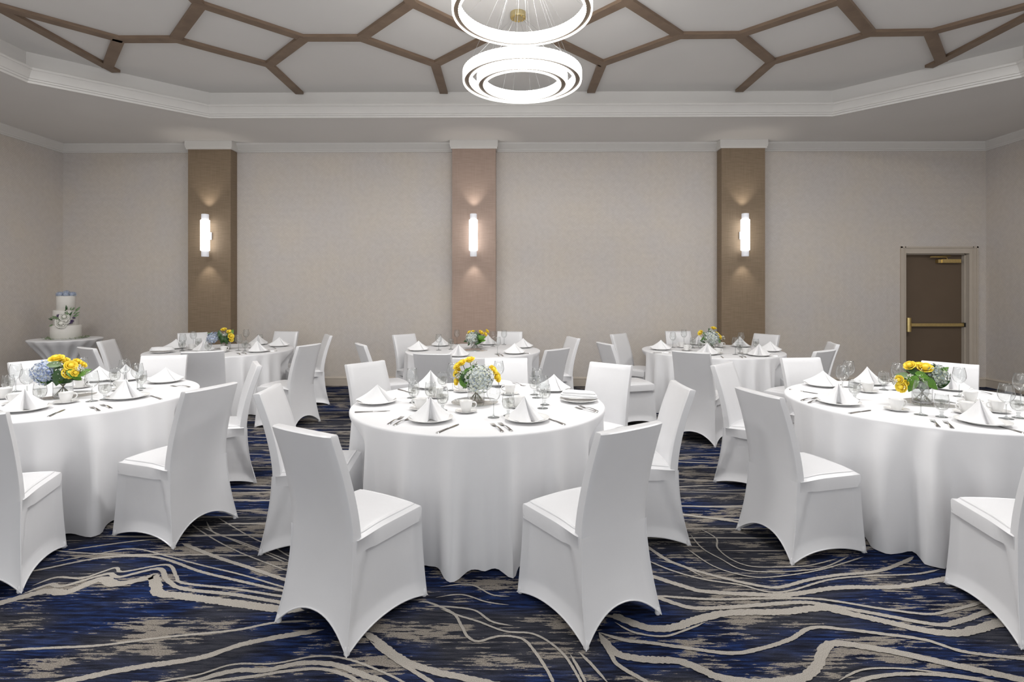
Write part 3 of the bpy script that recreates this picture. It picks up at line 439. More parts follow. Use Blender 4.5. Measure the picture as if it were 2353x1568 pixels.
bump(nt,fine,b,.5,.006); M['carpet']=m
m,nt,b=nodes('carpet line yarn'); fine=noise(nt,coords(nt,(300,300,1)),1,2)
lk(nt,ramp(nt,fine,[(.3,(.27,.25,.22)),(.7,(.50,.465,.42))]),b.inputs['Base Color']); b.inputs['Roughness'].default_value=.95
b.inputs['Specular IOR Level'].default_value=.1; bump(nt,fine,b,.6,.006); M['yarn']=m
# ------------------------------------------------------------------ mesh helpers
class MB:
    def __init__(s): s.v=[]; s.f=[]; s.m=[]; s.mi=0
    def add(s,vs,fs):
        o=len(s.v); s.v+=[tuple(p) for p in vs]; s.f+=[tuple(o+i for i in f) for f in fs]; s.m+=[s.mi]*len(fs); return s
    def grid(s,rows,cu=False,cv=False):
        n=len(rows); k=len(rows[0]); fs=[]
        for i in range(n if cv else n-1):
            for j in range(k if cu else k-1):
                a=i*k+j; b=i*k+(j+1)%k; c=((i+1)%n)*k+(j+1)%k; d=((i+1)%n)*k+j
                fs.append((a,b,c,d))
        return s.add([p for r in rows for p in r],fs)
    def box(s,x0,x1,y0,y1,z0,z1):
        return s.add([(x,y,z) for z in(z0,z1) for y in(y0,y1) for x in(x0,x1)],[(0,2,3,1),(4,5,7,6),(0,1,5,4),(2,6,7,3),(0,4,6,2),(1,3,7,5)])
    def lathe(s,prof,n=32,c=(0,0,0)):
        return s.grid([[(c[0]+r*math.cos(2*pi*j/n),c[1]+r*math.sin(2*pi*j/n),c[2]+z) for j in range(n)] for r,z in prof],cu=True)
    def tube(s,pts,r,n=8,caps=True,closed=False):
        P=[Vector(p) for p in pts]; rows=[]; L=len(P); up=None
        for i,p in enumerate(P):
            t=(P[(i+1)%L]-P[i-1]) if closed else (P[min(i+1,L-1)]-P[max(i-1,0)])
            t.normalize()
            if up is None:
                up=Vector((0,0,1)) if abs(t.z)<.9 else Vector((1,0,0))
            a=t.cross(up)
            if a.length<1e-5: a=t.cross(Vector((1,.3,0)))
            a.normalize(); b=a.cross(t); up=b
            rr=r[i] if isinstance(r,(list,tuple)) else r
            rows.append([tuple(p+a*(rr*math.cos(2*pi*j/n))+b*(rr*math.sin(2*pi*j/n))) for j in range(n)])
        o=len(s.v); s.grid(rows,cu=True,cv=closed)
        if caps and not closed:
            s.f.append(tuple(o+j for j in range(n))); s.m.append(s.mi)
            s.f.append(tuple(o+(L-1)*n+j for j in reversed(range(n)))); s.m.append(s.mi)
        return s
    def mesh(s,name,mats,sharp=.7,smooth=True,recalc=True):
        me=D.meshes.new(name); me.from_pydata(s.v,[],s.f)
        for m in (mats if isinstance(mats,(list,tuple)) else [mats]): me.materials.append(M[m] if isinstance(m,str) else m)
        me.polygons.foreach_set('material_index',s.m)
        bm=bmesh.new(); bm.from_mesh(me)
        if recalc: bmesh.ops.recalc_face_normals(bm,faces=bm.faces)
        for f in bm.faces: f.smooth=smooth
        if smooth:
            for e in bm.edges:
                if len(e.link_faces)==2:
                    try:
                        if e.calc_face_angle()>sharp: e.smooth=False
                    except Exception: pass
        bm.to_mesh(me); bm.free(); me.update(); return me
    def build(s,name,mats,parent=None,**k):
        return link(name,s.mesh(name,mats,**k),parent)
def link(name,me,parent=None,loc=(0,0,0),rz=0):
    o=D.objects.new(name,me); COL.objects.link(o); o.location=loc; o.rotation_euler=(0,0,rz)
    if parent: o.parent=parent
    return o
def tag(o,label,cat,group=None,kind=None):
    if label: o['label']=label
    if cat: o['category']=cat
    if group: o['group']=group
    if kind: o['kind']=kind
    return o
def thing(name,label,cat,loc=(0,0,0),rz=0,group=None):
    o=D.objects.new(name,None); o.empty_display_size=.05; COL.objects.link(o); o.location=loc; o.rotation_euler=(0,0,rz)
    return tag(o,label,cat,group)
def copy_tree(o,loc,rz,label,group=None):
    r=o.copy(); COL.objects.link(r); r.location=loc; r.rotation_euler=(0,0,rz); r['label']=label
    if group: r['group']=group
    for ch in [x for x in KIDS.get(o.name,[])]:
        c=ch.copy(); COL.objects.link(c); c.parent=r
        for g in KIDS.get(ch.name,[]):
            d=g.copy(); COL.objects.link(d); d.parent=c
    return r
KIDS={}
def reg(o):
    KIDS[o.name]=[c for c in D.objects if c.parent==o]
    for c in KIDS[o.name]: KIDS[c.name]=[g for g in D.objects if g.parent==c]
    return o
def struct(o): o['kind']='structure'; return o
def catmull(P,n=6,closed=False):
    o=[];L=len(P)
    for i in range(L if closed else L-1):
        g=(lambda k:P[k%L]) if closed else (lambda k:P[min(max(k,0),L-1)])
        p0,p1,p2,p3=g(i-1),g(i),g(i+1),g(i+2)
        for j in range(n):
            u=j/n
            o.append(tuple(.5*((2*p1[k])+(-p0[k]+p2[k])*u+(2*p0[k]-5*p1[k]+4*p2[k]-p3[k])*u*u+(-p0[k]+3*p1[k]-3*p2[k]+p3[k])*u**3) for k in range(len(p1))))
    if not closed: o.append(tuple(P[-1]))
    return o
def sm(a,b,x):
    t=min(max((x-a)/(b-a),0),1); return t*t*(3-2*t)
rnd=random.Random(7)
TC={'T1':(-.27,3.83,.89),'T2':(-3.468,4.041,.915),'T3':(2.957,3.895,.915),'T4':(-4.029,7.28,.915),'T5':(-.595,7.311,.915),'T6':(2.641,7.292,.915)}
TN={'T1':'front centre table','T2':'front left table','T3':'front right table','T4':'back left table','T5':'back centre table','T6':'back right table'}
# ------------------------------------------------------------------ room
XL,XR,YB,YF=-7.55,7.69,8.84,-2.2
# floor with its woven line pattern
fl=MB(); nx,ny=2,2
fl.add([(XL-.1,YF,0),(XR+.1,YF,0),(XR+.1,YB+.3,0),(XL-.1,YB+.3,0)],[(0,1,2,3)])
fl.mi=1
def ribbon(pts,w,step=.008,z=.0012,jit=.17):
    C=catmull(pts,10); Q=[C[0]]; acc=0
    out=[]; 
    for a,b in zip(C,C[1:]):
        L=math.hypot(b[0]-a[0],b[1]-a[1])
        n=max(1,int(L/step))
        for i in range(n): out.append((a[0]+(b[0]-a[0])*i/n,a[1]+(b[1]-a[1])*i/n))
    out.append(C[-1][:2]); rows=[]; n=len(out)
    for i,p in enumerate(out):
        q0=out[max(i-2,0)]; q1=out[min(i+2,n-1)]
        dx,dy=q1[0]-q0[0],q1[1]-q0[1]; L=math.hypot(dx,dy) or 1
        nx_,ny_=-dy/L,dx/L
        a=w*.5*(1+rnd.uniform(-jit,jit)); c=w*.5*(1+rnd.uniform(-jit,jit))
        e=min(1,i/6,(n-1-i)/6)
        rows.append([(p[0]+nx_*a*e,p[1]+ny_*a*e,z),(p[0]-nx_*c*e,p[1]-ny_*c*e,z)])
    fl.grid(rows)
for i_,(pts,w) in enumerate(CARPET): ribbon(pts,w,z=.0012+.00006*i_)
def inreg(x,y): return 1
y=3.25; k=0
while y<8.75:
    x=XL+rnd.uniform(0,1.2)
    while x<XR:
        L=rnd.uniform(1.6,4.5); x1=min(x+L,XR); a=rnd.uniform(.02,.07); ph=rnd.uniform(0,6.3); ph2=rnd.uniform(0,6.3); sl=rnd.uniform(-.03,.03)
        pts=[(x+(x1-x)*i/10,y+a*math.sin(ph+1.6*(x1-x)*i/10)+.4*a*math.sin(ph2+4.1*(x1-x)*i/10)+sl*i/3) for i in range(11)]
        if x1-x>.3: ribbon(pts,rnd.choice([.006,.008,.01,.012,.016,.024]),step=.03,z=.0006+.00004*(k%11))
        k+=1; x=x1+rnd.uniform(.05,.7)
    y+=rnd.uniform(.07,.16)
for i in range(26):
    y=-2+i*.15; ph=rnd.uniform(0,6)
    if y<1.75: ribbon([(XL+j*1.5,y+.09*math.sin(ph+j*1.1)) for j in range(11)],rnd.choice([.012,.02,.04]),step=.05,z=.001)
for sx in (-1,1):
    for i in range(14):
        y=1.9+i*.1; ph=rnd.uniform(0,6); x0=3.0 if sx>0 else 2.9
        ribbon([(sx*(x0+j*.6),y+.05*math.sin(ph+j*1.3)) for j in range(8)],rnd.choice([.01,.016,.03]),step=.03,z=.001)
struct(fl.build('floor',['carpet','yarn'],smooth=False,recalc=False))
# back wall with door opening
ZC=4.0; ZT=4.35
DX0,DX1,DZ=6.375,7.41,2.19
w=MB()
for x0,x1,z0,z1 in ((XL-.1,DX0,0,ZC),(DX1,XR+.1,0,ZC),(DX0,DX1,DZ,ZC)): w.box(x0,x1,YB,YB+.12,z0,z1)
struct(w.build('wall_back','wallx',smooth=False))
w=MB(); w.box(XL-.12,XL,YF,YB+.12,0,ZC); struct(w.build('wall_left','wally',smooth=False))
w=MB(); w.box(XR,XR+.12,YF,YB+.12,0,ZC); struct(w.build('wall_right','wally',smooth=False))
# ceiling: soffit with octagonal tray
OCT=[(-4.30,7.47),(4.38,7.47),(5.74,6.12),(5.74,1.8),(4.38,.5),(-4.30,.5),(-5.70,1.8),(-5.70,6.17)]
OUT=[(XL-.1,YB+.12),(XR+.1,YB+.12),(XR+.1,YB+.12),(XR+.1,YF),(XR+.1,YF),(XL-.1,YF),(XL-.1,YF),(XL-.1,YB+.12)]
c=MB()
for i in range(8):
    j=(i+1)%8
    a,b_=OUT[i],OUT[j]; q=[a+(ZC,),b_+(ZC,),OCT[j]+(ZC,),OCT[i]+(ZC,)]
    if a==b_: c.add([q[0],q[2],q[3]],[(0,1,2)])
    else: c.add(q,[(0,1,2,3)])
    c.add([OCT[i]+(ZC,),OCT[j]+(ZC,),OCT[j]+(ZT,),OCT[i]+(ZT,)],[(0,1,2,3)])
c.add([p+(ZT,) for p in OCT],[tuple(range(8))])
c.add([(XL-.1,YF,ZT+.05),(XR+.1,YF,ZT+.05),(XR+.1,YB+.12,ZT+.05),(XL-.1,YB+.12,ZT+.05)],[(0,1,2,3)])
struct(c.build('ceiling','ceil',smooth=False,recalc=False))
def sweep_poly(mb,poly,prof,closed=True,inward=1):
    n=len(poly); rows=[]
    for u,z in prof:
        r=[]
        for i in range(n):
            p=Vector(poly[i]); 
            if closed or 0<i<n-1:
                a=(Vector(poly[(i+1)%n])-p).normalized(); b=(p-Vector(poly[i-1])).normalized()
                na=Vector((a.y,-a.x)); nb=Vector((b.y,-b.x)); m=(na+nb); m=m/(m.length_squared/2) if m.length>1e-6 else na
            else:
                a=(Vector(poly[1])-p).normalized() if i==0 else (p-Vector(poly[i-1])).normalized(); m=Vector((a.y,-a.x))
            q=p+m*(u*inward); r.append((q.x,q.y,z))
        rows.append(r)
    mb.grid(rows,cu=closed)
c=MB(); sweep_poly(c,OCT,[(-.02,3.985),(.025,3.985),(.03,4.008),(.045,4.012),(.05,4.03),(.062,4.034),(.068,4.05),(.085,4.085),(.11,4.115),(.12,4.12),(.12,4.145),(0,4.15)])
struct(c.build('trim_1','trim',sharp=.35))
c=MB(); sweep_poly(c,[(XL,YF),(XL,YB),(XR,YB),(XR,YF)],[(0,3.865),(.014,3.868),(.016,3.885),(.03,3.89),(.034,3.905),(.055,3.925),(.085,3.965),(.095,3.975),(.1,4.0)],closed=False)
struct(c.build('trim_2','trim',sharp=.35))
bp=[(0,0),(.016,0),(.016,.115),(.02,.12),(.02,.13),(.012,.14),(.004,.152),(0,.152)]
for nm,poly in (('baseboard_left',[(XL,YF),(XL,YB)]),('baseboard_back',[(XL,YB),(DX0-.09,YB)]),('baseboard_right',[(DX1+.12,YB),(XR,YB),(XR,YF)])):
    c=MB(); sweep_poly(c,poly,bp,closed=False); struct(c.build(nm,'beige',sharp=.35))
# ceiling wood strips: each straight batten its own piece of trim
for i,(x0,y0,x1,y1) in enumerate(STRIPS):
    dx,dy=x1-x0,y1-y0; L=math.hypot(dx,dy); ux,uy=dx/L,dy/L; h=.055; e=.035
    a=(x0-ux*e,y0-uy*e); b_=(x1+ux*e,y1+uy*e); nx_,ny_=-uy*h,ux*h
    z0=4.315+.0007*(i%5); q=[(a[0]+nx_,a[1]+ny_),(b_[0]+nx_,b_[1]+ny_),(b_[0]-nx_,b_[1]-ny_),(a[0]-nx_,a[1]-ny_)]
    s_=MB().add([p+(z0,) for p in q]+[p+(ZT,) for p in q],[(0,1,2,3),(4,7,6,5),(0,4,5,1),(1,5,6,2),(2,6,7,3),(3,7,4,0)])
    struct(s_.build('trim_%d'%(i+3),'wood',smooth=False))
# columns
for i,(x0,x1,mt,lb) in enumerate(((-5.333,-4.638,'colA','left'),(-1.042,-.339,'colB','centre'),(3.296,3.993,'colA','right'))):
    t=thing('wall_column',{'left':'tan fabric-faced wall column behind the back left table','centre':'rosy brown fabric-faced wall column behind the back centre table','right':'tan fabric-faced wall column behind the back right table'}[lb],'column',((x0+x1)/2,YB,0),0,'fabric-faced wall columns')
    hw=(x1-x0)/2
    c=MB(); c.box(-hw,hw,-.2,-.001,0,3.87); c.build('shaft',mt,t,smooth=False)
    c=MB(); sweep_poly(c,[(-hw,-.001),(-hw,-.2),(hw,-.2),(hw,-.001)],[(0,3.868),(.022,3.868),(.022,3.885),(.03,3.89),(.036,3.93),(.036,3.9985),(0,3.9985)],closed=False,inward=-1 if False else 1)
    cap=c.build('capital','trim',t,sharp=.35)
    c=MB(); sweep_poly(c,[(-hw,-.001),(-hw,-.2),(hw,-.2),(hw,-.001)],[(0,.0),(.014,0),(.014,.12),(.004,.15),(0,.15)],closed=False); c.build('plinth','beige',t,sharp=.35)
# sconces
for i,(x,lb) in enumerate(((-4.985,'left'),(-.689,'centre'),(3.625,'right'))):
    t=thing('wall_sconce','lit white cylinder sconce on the %s wall column'%lb,'wall lamp',(x,8.637,2.46),0,'lit column sconces')
    c=MB(); c.box(-.05,.05,-.02,0,-.06,.06); c.box(-.012,.012,-.06,-.02,-.03,.03); c.build('backplate','metalgrey',t,smooth=False)
    c=MB(); c.lathe([(0,-.245),(.066,-.245),(.069,-.24),(.069,.24),(.066,.245),(0,.245)],32,(0,-.115,0)); c.build('shade','tube',t)
    for z0 in (-.34,.246):
        c=MB(); c.lathe([(0,z0),(.052,z0),(.055,z0+.004),(.055,z0+.09),(.05,z0+.094),(0,z0+.094)],28,(0,-.115,0)); c.build('end_cap','capglow',t)
# door
d=MB(); d.box(DX0+.0,DX1-.0,YB+.12,YB+.165,.008,DZ); dr=d.build('door_1','doorp',smooth=False); struct(dr)
c=MB()
for x0,x1,z0,z1 in ((DX0-.085,DX0+.004,0,DZ+.11),(DX1-.004,DX1+.135,0,DZ+.11),(DX0+.004,DX1-.004,DZ-.004,DZ+.11)):
    c.box(x0,x1,YB-.018,YB+.119,z0,z1)
for x0,x1 in ((DX0-.085,DX0-.06),(DX1+.11,DX1+.135),(DX1+.05,DX1+.06),(DX0-.02,DX0-.008)): c.box(x0,x1,YB-.03,YB-.018,0,DZ+.11)
c.box(DX0-.085,DX1+.135,YB-.03,YB-.018,DZ+.085,DZ+.11); c.box(DX0,DX0+.02,YB+.06,YB+.12,0,DZ); c.box(DX1-.02,DX1,YB+.06,YB+.12,0,DZ); c.box(DX0,DX1,YB+.06,YB+.12,DZ-.02,DZ)
fr=c.build('door_frame','beige',dr,smooth=False)
c=MB(); c.box(DX0+.10,DX1-.03,YB+.055,YB+.085,.985,1.035); c.box(DX0+.14,DX1-.06,YB+.045,YB+.055,.992,1.028); c.box(DX1-.05,DX1-.01,YB+.085,YB+.12,.98,1.04); pb=c.build('panic_bar','brass',dr,smooth=False)
c=MB(); c.tube([(DX0+.07,YB+.03,.90),(DX0+.07,YB+.03,1.13)],.045,16); c.box(DX0+.03,DX0+.11,YB+.03,YB+.12,.91,1.12); c.build('latch_box','brass',pb)
c=MB(); c.box(DX1-.02,DX1+.0,YB+.05,YB+.12,.975,1.045); c.build('end_bracket','dark',pb,smooth=False)
c=MB(); c.box(7.02,7.33,YB+.05,YB+.12,2.035,2.095); c.box(6.96,7.02,YB+.06,YB+.12,2.035,2.09); cl=c.build('door_closer','brass',dr,smooth=False)
c=MB(); c.tube([(7.12,YB+.085,2.098),(7.12,YB+.085,2.125),(6.82,YB+.03,2.13),(6.80,YB+.03,2.13)],.009,8); c.tube([(6.82,YB+.03,2.138),(7.20,YB+.10,2.155)],.008,8); c.build('closer_arm','brass',cl)
# ------------------------------------------------------------------ chandelier
CX,CY=.045,4.40
ch=thing('ring_chandelier','tiered chandelier of three glowing crystal rings hanging over the front centre table','chandelier',(CX,CY,ZT))
def ring(R,zb,h,label,n=96):
    z0=zb-ZT; th=.062
    def band(r0,r1,z0,z1,ridg):
        m=MB(); rows=[]
        for zz,rr in ((z0,r0),(z1,r0),(z1,r1),(z0,r1)):
            rows.append([((rr+(.004 if (j%2 and ridg) else 0))*math.cos(2*pi*j/(n*2)),(rr+(.004 if (j%2 and ridg) else 0))*math.sin(2*pi*j/(n*2)),zz) for j in range(n*2)])
        m.grid(rows,cu=True,cv=True); return m
    o=band(R,R-.011,z0+.006,z0+h,True).build('crystal_ring','crystal',ch,sharp=.3); o['label']=label
    i=band(R-th+.011,R-th,z0+.006,z0+h,True).build('inner_crystal_band','crystal',o,sharp=.3)
    band(R-.011,R-th+.011,z0+.012,z0+h-.01,False).build('bronze_channel','bronze',o,sharp=.3)
    band(R+.002,R-.010,z0,z0+.006,False).build('outer_rim','crystal2',o,sharp=.3)
    band(R-th+.010,R-th-.002,z0,z0+.006,False).build('inner_rim','crystal2',o,sharp=.3)
ring(.571,3.835,.105,'largest upper glowing crystal ring')
ring(.483,3.272,.085,'middle glowing crystal ring, second from top')
ring(.368,3.240,.085,'smallest glowing crystal ring nested inside the middle one')
def canopy(x,y,lb):
    m=MB(); m.lathe([(0,0),(.078,0),(.08,-.003),(.08,-.05),(.077,-.053),(0,-.053)],36,(x,y,0)); o=m.build('ceiling_canopy','gold',ch); o['label']=lb
    for k in range(10):
        a=2*pi*k/10+.2; m=MB(); m.lathe([(0,-.062),(.006,-.062),(.006,-.053)],10,(x+.062*math.cos(a),y+.062*math.sin(a),0)); m.build('cable_grip','brass',o)
canopy(0,0,'round gold canopy above the largest ring'); canopy(-.03,.96,'round gold canopy seen through the largest ring')
for k in range(10):
    a=2*pi*k/10+.17
    m=MB(); m.tube([(.062*math.cos(a),.062*math.sin(a),-.06),(.54*math.cos(a),.54*math.sin(a),3.94-ZT)],.0008,6); m.build('hanging_cable','wire',ch)
for k in range(6):
    a=2*pi*k/6+.35
    m=MB(); m.tube([(.05*math.cos(a),.05*math.sin(a),-.06),(.455*math.cos(a),.455*math.sin(a),3.355-ZT)],.0009,6); m.build('hanging_cable','wire',ch)
    a+=.4
    m=MB(); m.tube([(.04*math.cos(a),.04*math.sin(a),-.06),(.34*math.cos(a),.34*math.sin(a),3.325-ZT)],.0009,6); m.build('hanging_cable','wire',ch)
for k in range(8):
    a=2*pi*(k+.5)/8
    m=MB(); m.tube([(-.03+.06*math.cos(a),.96+.06*math.sin(a),-.06),(.455*math.cos(a),.455*math.sin(a),3.357-ZT)],.0007,6); m.build('hanging_cable','wire',ch)
# ------------------------------------------------------------------ tablecloths
def rects_for(t):
    x,y,r=TC[t]; L=[]
    for (tt,cx_,cy_,a,_) in CHAIRS:
        if math.hypot(cx_-x,cy_-y)>1.7: continue
        L.append((cx_,cy_,math.radians(a)))
    return L
def hit(px,py,dx,dy,R):
    # distance along ray from table centre to chair footprint rectangle
    cx_,cy_,a=R; ca,sa=math.cos(a),math.sin(a)
    ox,oy=px-cx_,py-cy_
    lx,ly=ox*sa-oy*ca, ox*ca+oy*sa   # local x = right, y = facing
    vx,vy=dx*sa-dy*ca, dx*ca+dy*sa
    t0,t1=-9,9
    for o,v,lo,hi in ((lx,vx,-.265,.265),(ly,vy,-.34,.30)):
        if abs(v)<1e-9:
            if o<lo or o>hi: return 9
            continue
        a_,b_=(lo-o)/v,(hi-o)/v
        if a_>b_: a_,b_=b_,a_
        t0=max(t0,a_); t1=min(t1,b_)
    return t0 if (t0<=t1 and t1>0 and t0>0) else 9
FOLD={'T1':[(-95,.13,4.0),(-75,.11,3),(-56,.09,3.2),(-84,.03,2),(-113,.09,3.5),(-136,.08,3.5),(-40,.08,3.5)],
'T2':[(-40,.19,4),(-56,.10,4.5),(-72,.07,5),(-88,.06,5),(-20,.08,4),(-103,.05,5),(5,.05,5)],
'T3':[(-125,.26,3.6),(-139,.20,5.5),(-108,.08,5),(-92,.07,5),(-156,.07,4),(-168,.05,3),(-70,.05,6),(175,.05,4)]}
for t,(x,y,R) in TC.items():
    n=288; R0=rects_for(t); g=random.Random(2+ord(t[1]))
    folds=list(FOLD.get(t,[]))
    used=[f[0] for f in folds]
    a=-180+g.uniform(0,10)
    while a<180:
        if all(abs((a-u+180)%360-180)>9 for u in used): folds.append((a,g.uniform(.06,.12),g.uniform(2.2,4.2)))
        a+=g.uniform(10,19)
    lim=[]
    for j in range(n):
        th=2*pi*j/n; lim.append(min([hit(x,y,math.cos(th),math.sin(th),r) for r in R0]+[9])-.025)
    l2=[min(lim[(j+k)%n] for k in (-2,-1,0,1,2)) for j in range(n)]
    l3=[sum(min(l2[(j+k)%n],1.05) for k in range(-2,3))/5 for j in range(n)]
    ro=[]
    for j in range(n):
        th=math.degrees(2*pi*j/n); v=-.035
        for fa,am,wd in folds:
            dd=(th-fa+180)%360-180; v+=am*math.exp(-(dd/wd)**2)
        ro.append(v)
    m=MB(); rows=[]
    for k in range(8): rows.append([((R-.012)*k/7*math.cos(2*pi*j/n),(R-.012)*k/7*math.sin(2*pi*j/n),.762) for j in range(n)])
    for u in (.25,.5,.75,1): rows.append([((R-.012+.012*math.sin(u*pi/2))*math.cos(2*pi*j/n),(R-.012+.012*math.sin(u*pi/2))*math.sin(2*pi*j/n),.750+.012*math.cos(u*pi/2)) for j in range(n)])
    zs=[.735,.71,.68,.65,.61,.57,.53,.49,.44,.38,.3,.22,.14,.08,.035,.008]
    for z in zs:
        d=(.75-z)/.742; r=[]
        for j in range(n):
            rr=R+ro[j]*d**.75+.004*math.sin(j*2*pi/n*61)*d
            L_=l3[j]; k_=sm(.752,.50,z) if False else min(1,max(0,(.752-z)/.24))
            k_=k_*k_*(3-2*k_)
            if L_<rr+.0: rr=rr+(min(rr,max(L_,.35))-rr)*k_
            hz=z if z>.02 else .006+.010*(1-min(1,max(0,(ro[j]+.035)/.08)))
            r.append((rr*math.cos(2*pi*j/n),rr*math.sin(2*pi*j/n),hz))
        rows.append(r)
    m.grid(rows[1:],cu=True); o0=len(m.v); m.add([(0,0,.762)],[]); m.f+=[(j,(j+1)%n,o0) for j in range(n)]; m.m+=[0]*n
    o=m.build('tablecloth','linen',sharp=1.3); o.location=(x,y,0)
    tag(o,{'T1':'round table in floor-length white cloth, front centre, set under the chandelier','T2':'round table in floor-length white cloth at the left edge, front row','T3':'round table in floor-length white cloth at the right edge, front row','T4':'round table in white cloth in the back row before the left column','T5':'round table in white cloth in the back row before the centre column','T6':'round table in white cloth in the back row before the right column'}[t],'tablecloth','floor-length white tablecloths on round tables')
# ------------------------------------------------------------------ chair
chair=thing('banquet_chair','x','chair')
TOPC=[(-.205,-.212),(.205,-.212),(.215,.235),(-.215,.235)]
BOTC=[(-.238,-.280),(.238,-.280),(.232,.262),(-.232,.262)]
HEM=[.115,.045,.06,.045]; BOW=[.03,.022,.02,.022]
sk=MB(); ns,mt_=18,18; rows=[]
for k in range(mt_+1):
    t=k/mt_; r=[]
    for e in range(4):
        A,B=TOPC[e],TOPC[(e+1)%4]; C_,D_=BOTC[e],BOTC[(e+1)%4]
        ex,ey=B[0]-A[0],B[1]-A[1]; L=math.hypot(ex,ey); nx_,ny_=-ey/L,ex/L  # inward
        for j in range(ns):
            u=j/ns; s_=2*u-1; cs=s_
            hz=HEM[e]*(1-abs(s_)**2.2)
            te=t**1.7; ty_=t**(2.1 if e==0 else 1.7)
            px=(A[0]+(B[0]-A[0])*u)*(1-te)+(C_[0]+(D_[0]-C_[0])*u)*te
            py=(A[1]+(B[1]-A[1])*u)*(1-ty_)+(C_[1]+(D_[1]-C_[1])*u)*ty_
            bow=BOW[e]*(1-s_*s_)*(t**1.2)
            if e in (1,3):
                sr=s_ if e==1 else -s_        # -1 rear .. +1 front
                crease=-.55-.42*t
                bow+=.022*sm(crease-.05,crease+.05,sr)*sm(.13,.17,t)*(1-sm(.86,1.0,t))*sm(1.0,.9,sr)
            if e==0: bow+=-.0*t
            z=.452*(1-t)+hz*t
            q=.012 if j==0 else 0
            r.append((px+nx_*bow,py+ny_*bow,z))
    rows.append(r)
sk.grid(rows,cu=True); sk.build('skirt','satin',chair,sharp=.9)
for e_,nm_ in ((0,0),(ns,1)):
    q=MB(); q.tube([(r_[e_][0]*1.004,r_[e_][1]-.0008,r_[e_][2]) for r_ in rows],.0026,6); q.build('corner_seam','satin',chair)
hm=MB(); hm.tube([(p[0],p[1],p[2]+.003) for p in rows[-1]],.0038,6,closed=True); hm.build('hem','satin',chair)
# seat
st_=MB(); n=16; rows=[]
for k in range(n+1):
    r=[]; v=2*k/n-1
    for j in range(n+1):
        u=2*j/n-1
        # squircle edge rounding
        x=u*.213; y_=.022+v*.213; 
        e=max(abs(u),abs(v)); h=.480+.022*(1-u*u)*(1-v*v)**.7
        h-= .016*sm(.86,1.0,e)
        if v<-.2: h-=.010*sm(-.2,-1,v)
        r.append((x,y_,h))
    rows.append(r)
st_.grid(rows)
per=[rows[0][j] for j in range(n+1)]+[rows[k][n] for k in range(1,n+1)]+[rows[n][j] for j in range(n-1,-1,-1)]+[rows[k][0] for k in range(n-1,0,-1)]
st_.grid([per,[(p[0]*(1.012 if p[1]>-.1 else .985),p[1]+(.003 if p[1]>.1 else 0),.452) for p in per],[(p[0]*(1.008 if p[1]>-.1 else .97),p[1]+(.001 if p[1]>.1 else 0),.392) for p in per]],cu=True)
st_.build('seat','satin',chair,sharp=.9)
sp_=MB(); pipe=[(x_*.88,.022+(y_-.022)*.86,0) for x_,y_,_ in per]
def seat_h(x_,y_):
    u=x_/.213; v=(y_-.022)/.213; h=.480+.022*(1-u*u)*(1-v*v)**.7-.016*sm(.86,1,max(abs(u),abs(v)))
    if v<-.2: h-=.010*sm(-.2,-1,v)
    return h
sp_.tube([(x_,y_,seat_h(x_,y_)-.0052) for x_,y_,_ in pipe],.0072,12,closed=True); sp_.build('seat_piping','satin',chair)
# backrest
bk=MB(); rows=[]; nz=16
for k in range(nz+1):
    t=k/nz; z=.452+t*.481
    yc=-.186-.120*t**1.55; hw=.206-.010*t; th=.026-.003*t
    sec=[]; m_=9
    for j in range(m_): # rear face
        u=2*j/(m_-1)-1; sec.append((u*(hw-.006),-th-.003*(1-u*u)*0))
    sec+= [(hw-.001,-th+.004),(hw,0),(hw-.001,th-.004)]
    for j in range(m_):
        u=1-2*j/(m_-1); sec.append((u*(hw-.006),th-.007*sm(0.9,.55,abs(u))*math.sin(pi*min(1,t*1.02))**.5))
    sec+= [(-hw+.001,th-.004),(-hw,0),(-hw+.001,-th+.004)]
    rows.append([(x_,yc+y_,z+(.006*abs(x_/hw)**3 if k==nz else 0)) for x_,y_ in sec])
top=[(x_*.985,(y_+.306)*.75-.306,z_+.006) for x_,y_,z_ in rows[-1]]
rows.append(top); o0=len(bk.v); bk.grid(rows,cu=True); L=len(rows[0]); bk.f.append(tuple(o0+(len(rows)-1)*L+j for j in range(L))); bk.m.append(0)
bk.build('backrest','satin',chair,sharp=.8)
for cx_,cy_ in BOTC:
    m=MB(); m.lathe([(0,0),(.011,0),(.0135,.006),(.012,.02),(.008,.034),(0,.04)],14,(cx_*.955,cy_*.955,0)); m.build('foot_pocket','satin',chair)
reg(chair)
for i,(t,x,y,a,lb) in enumerate(CHAIRS):
    g='satin-covered chairs around the '+TN[t]
    if i==0: chair.location=(x,y,0); chair.rotation_euler=(0,0,math.radians(a-90)); chair['label']=lb; chair['group']=g
    else: copy_tree(chair,(x,y,0),math.radians(a-90),lb,g)
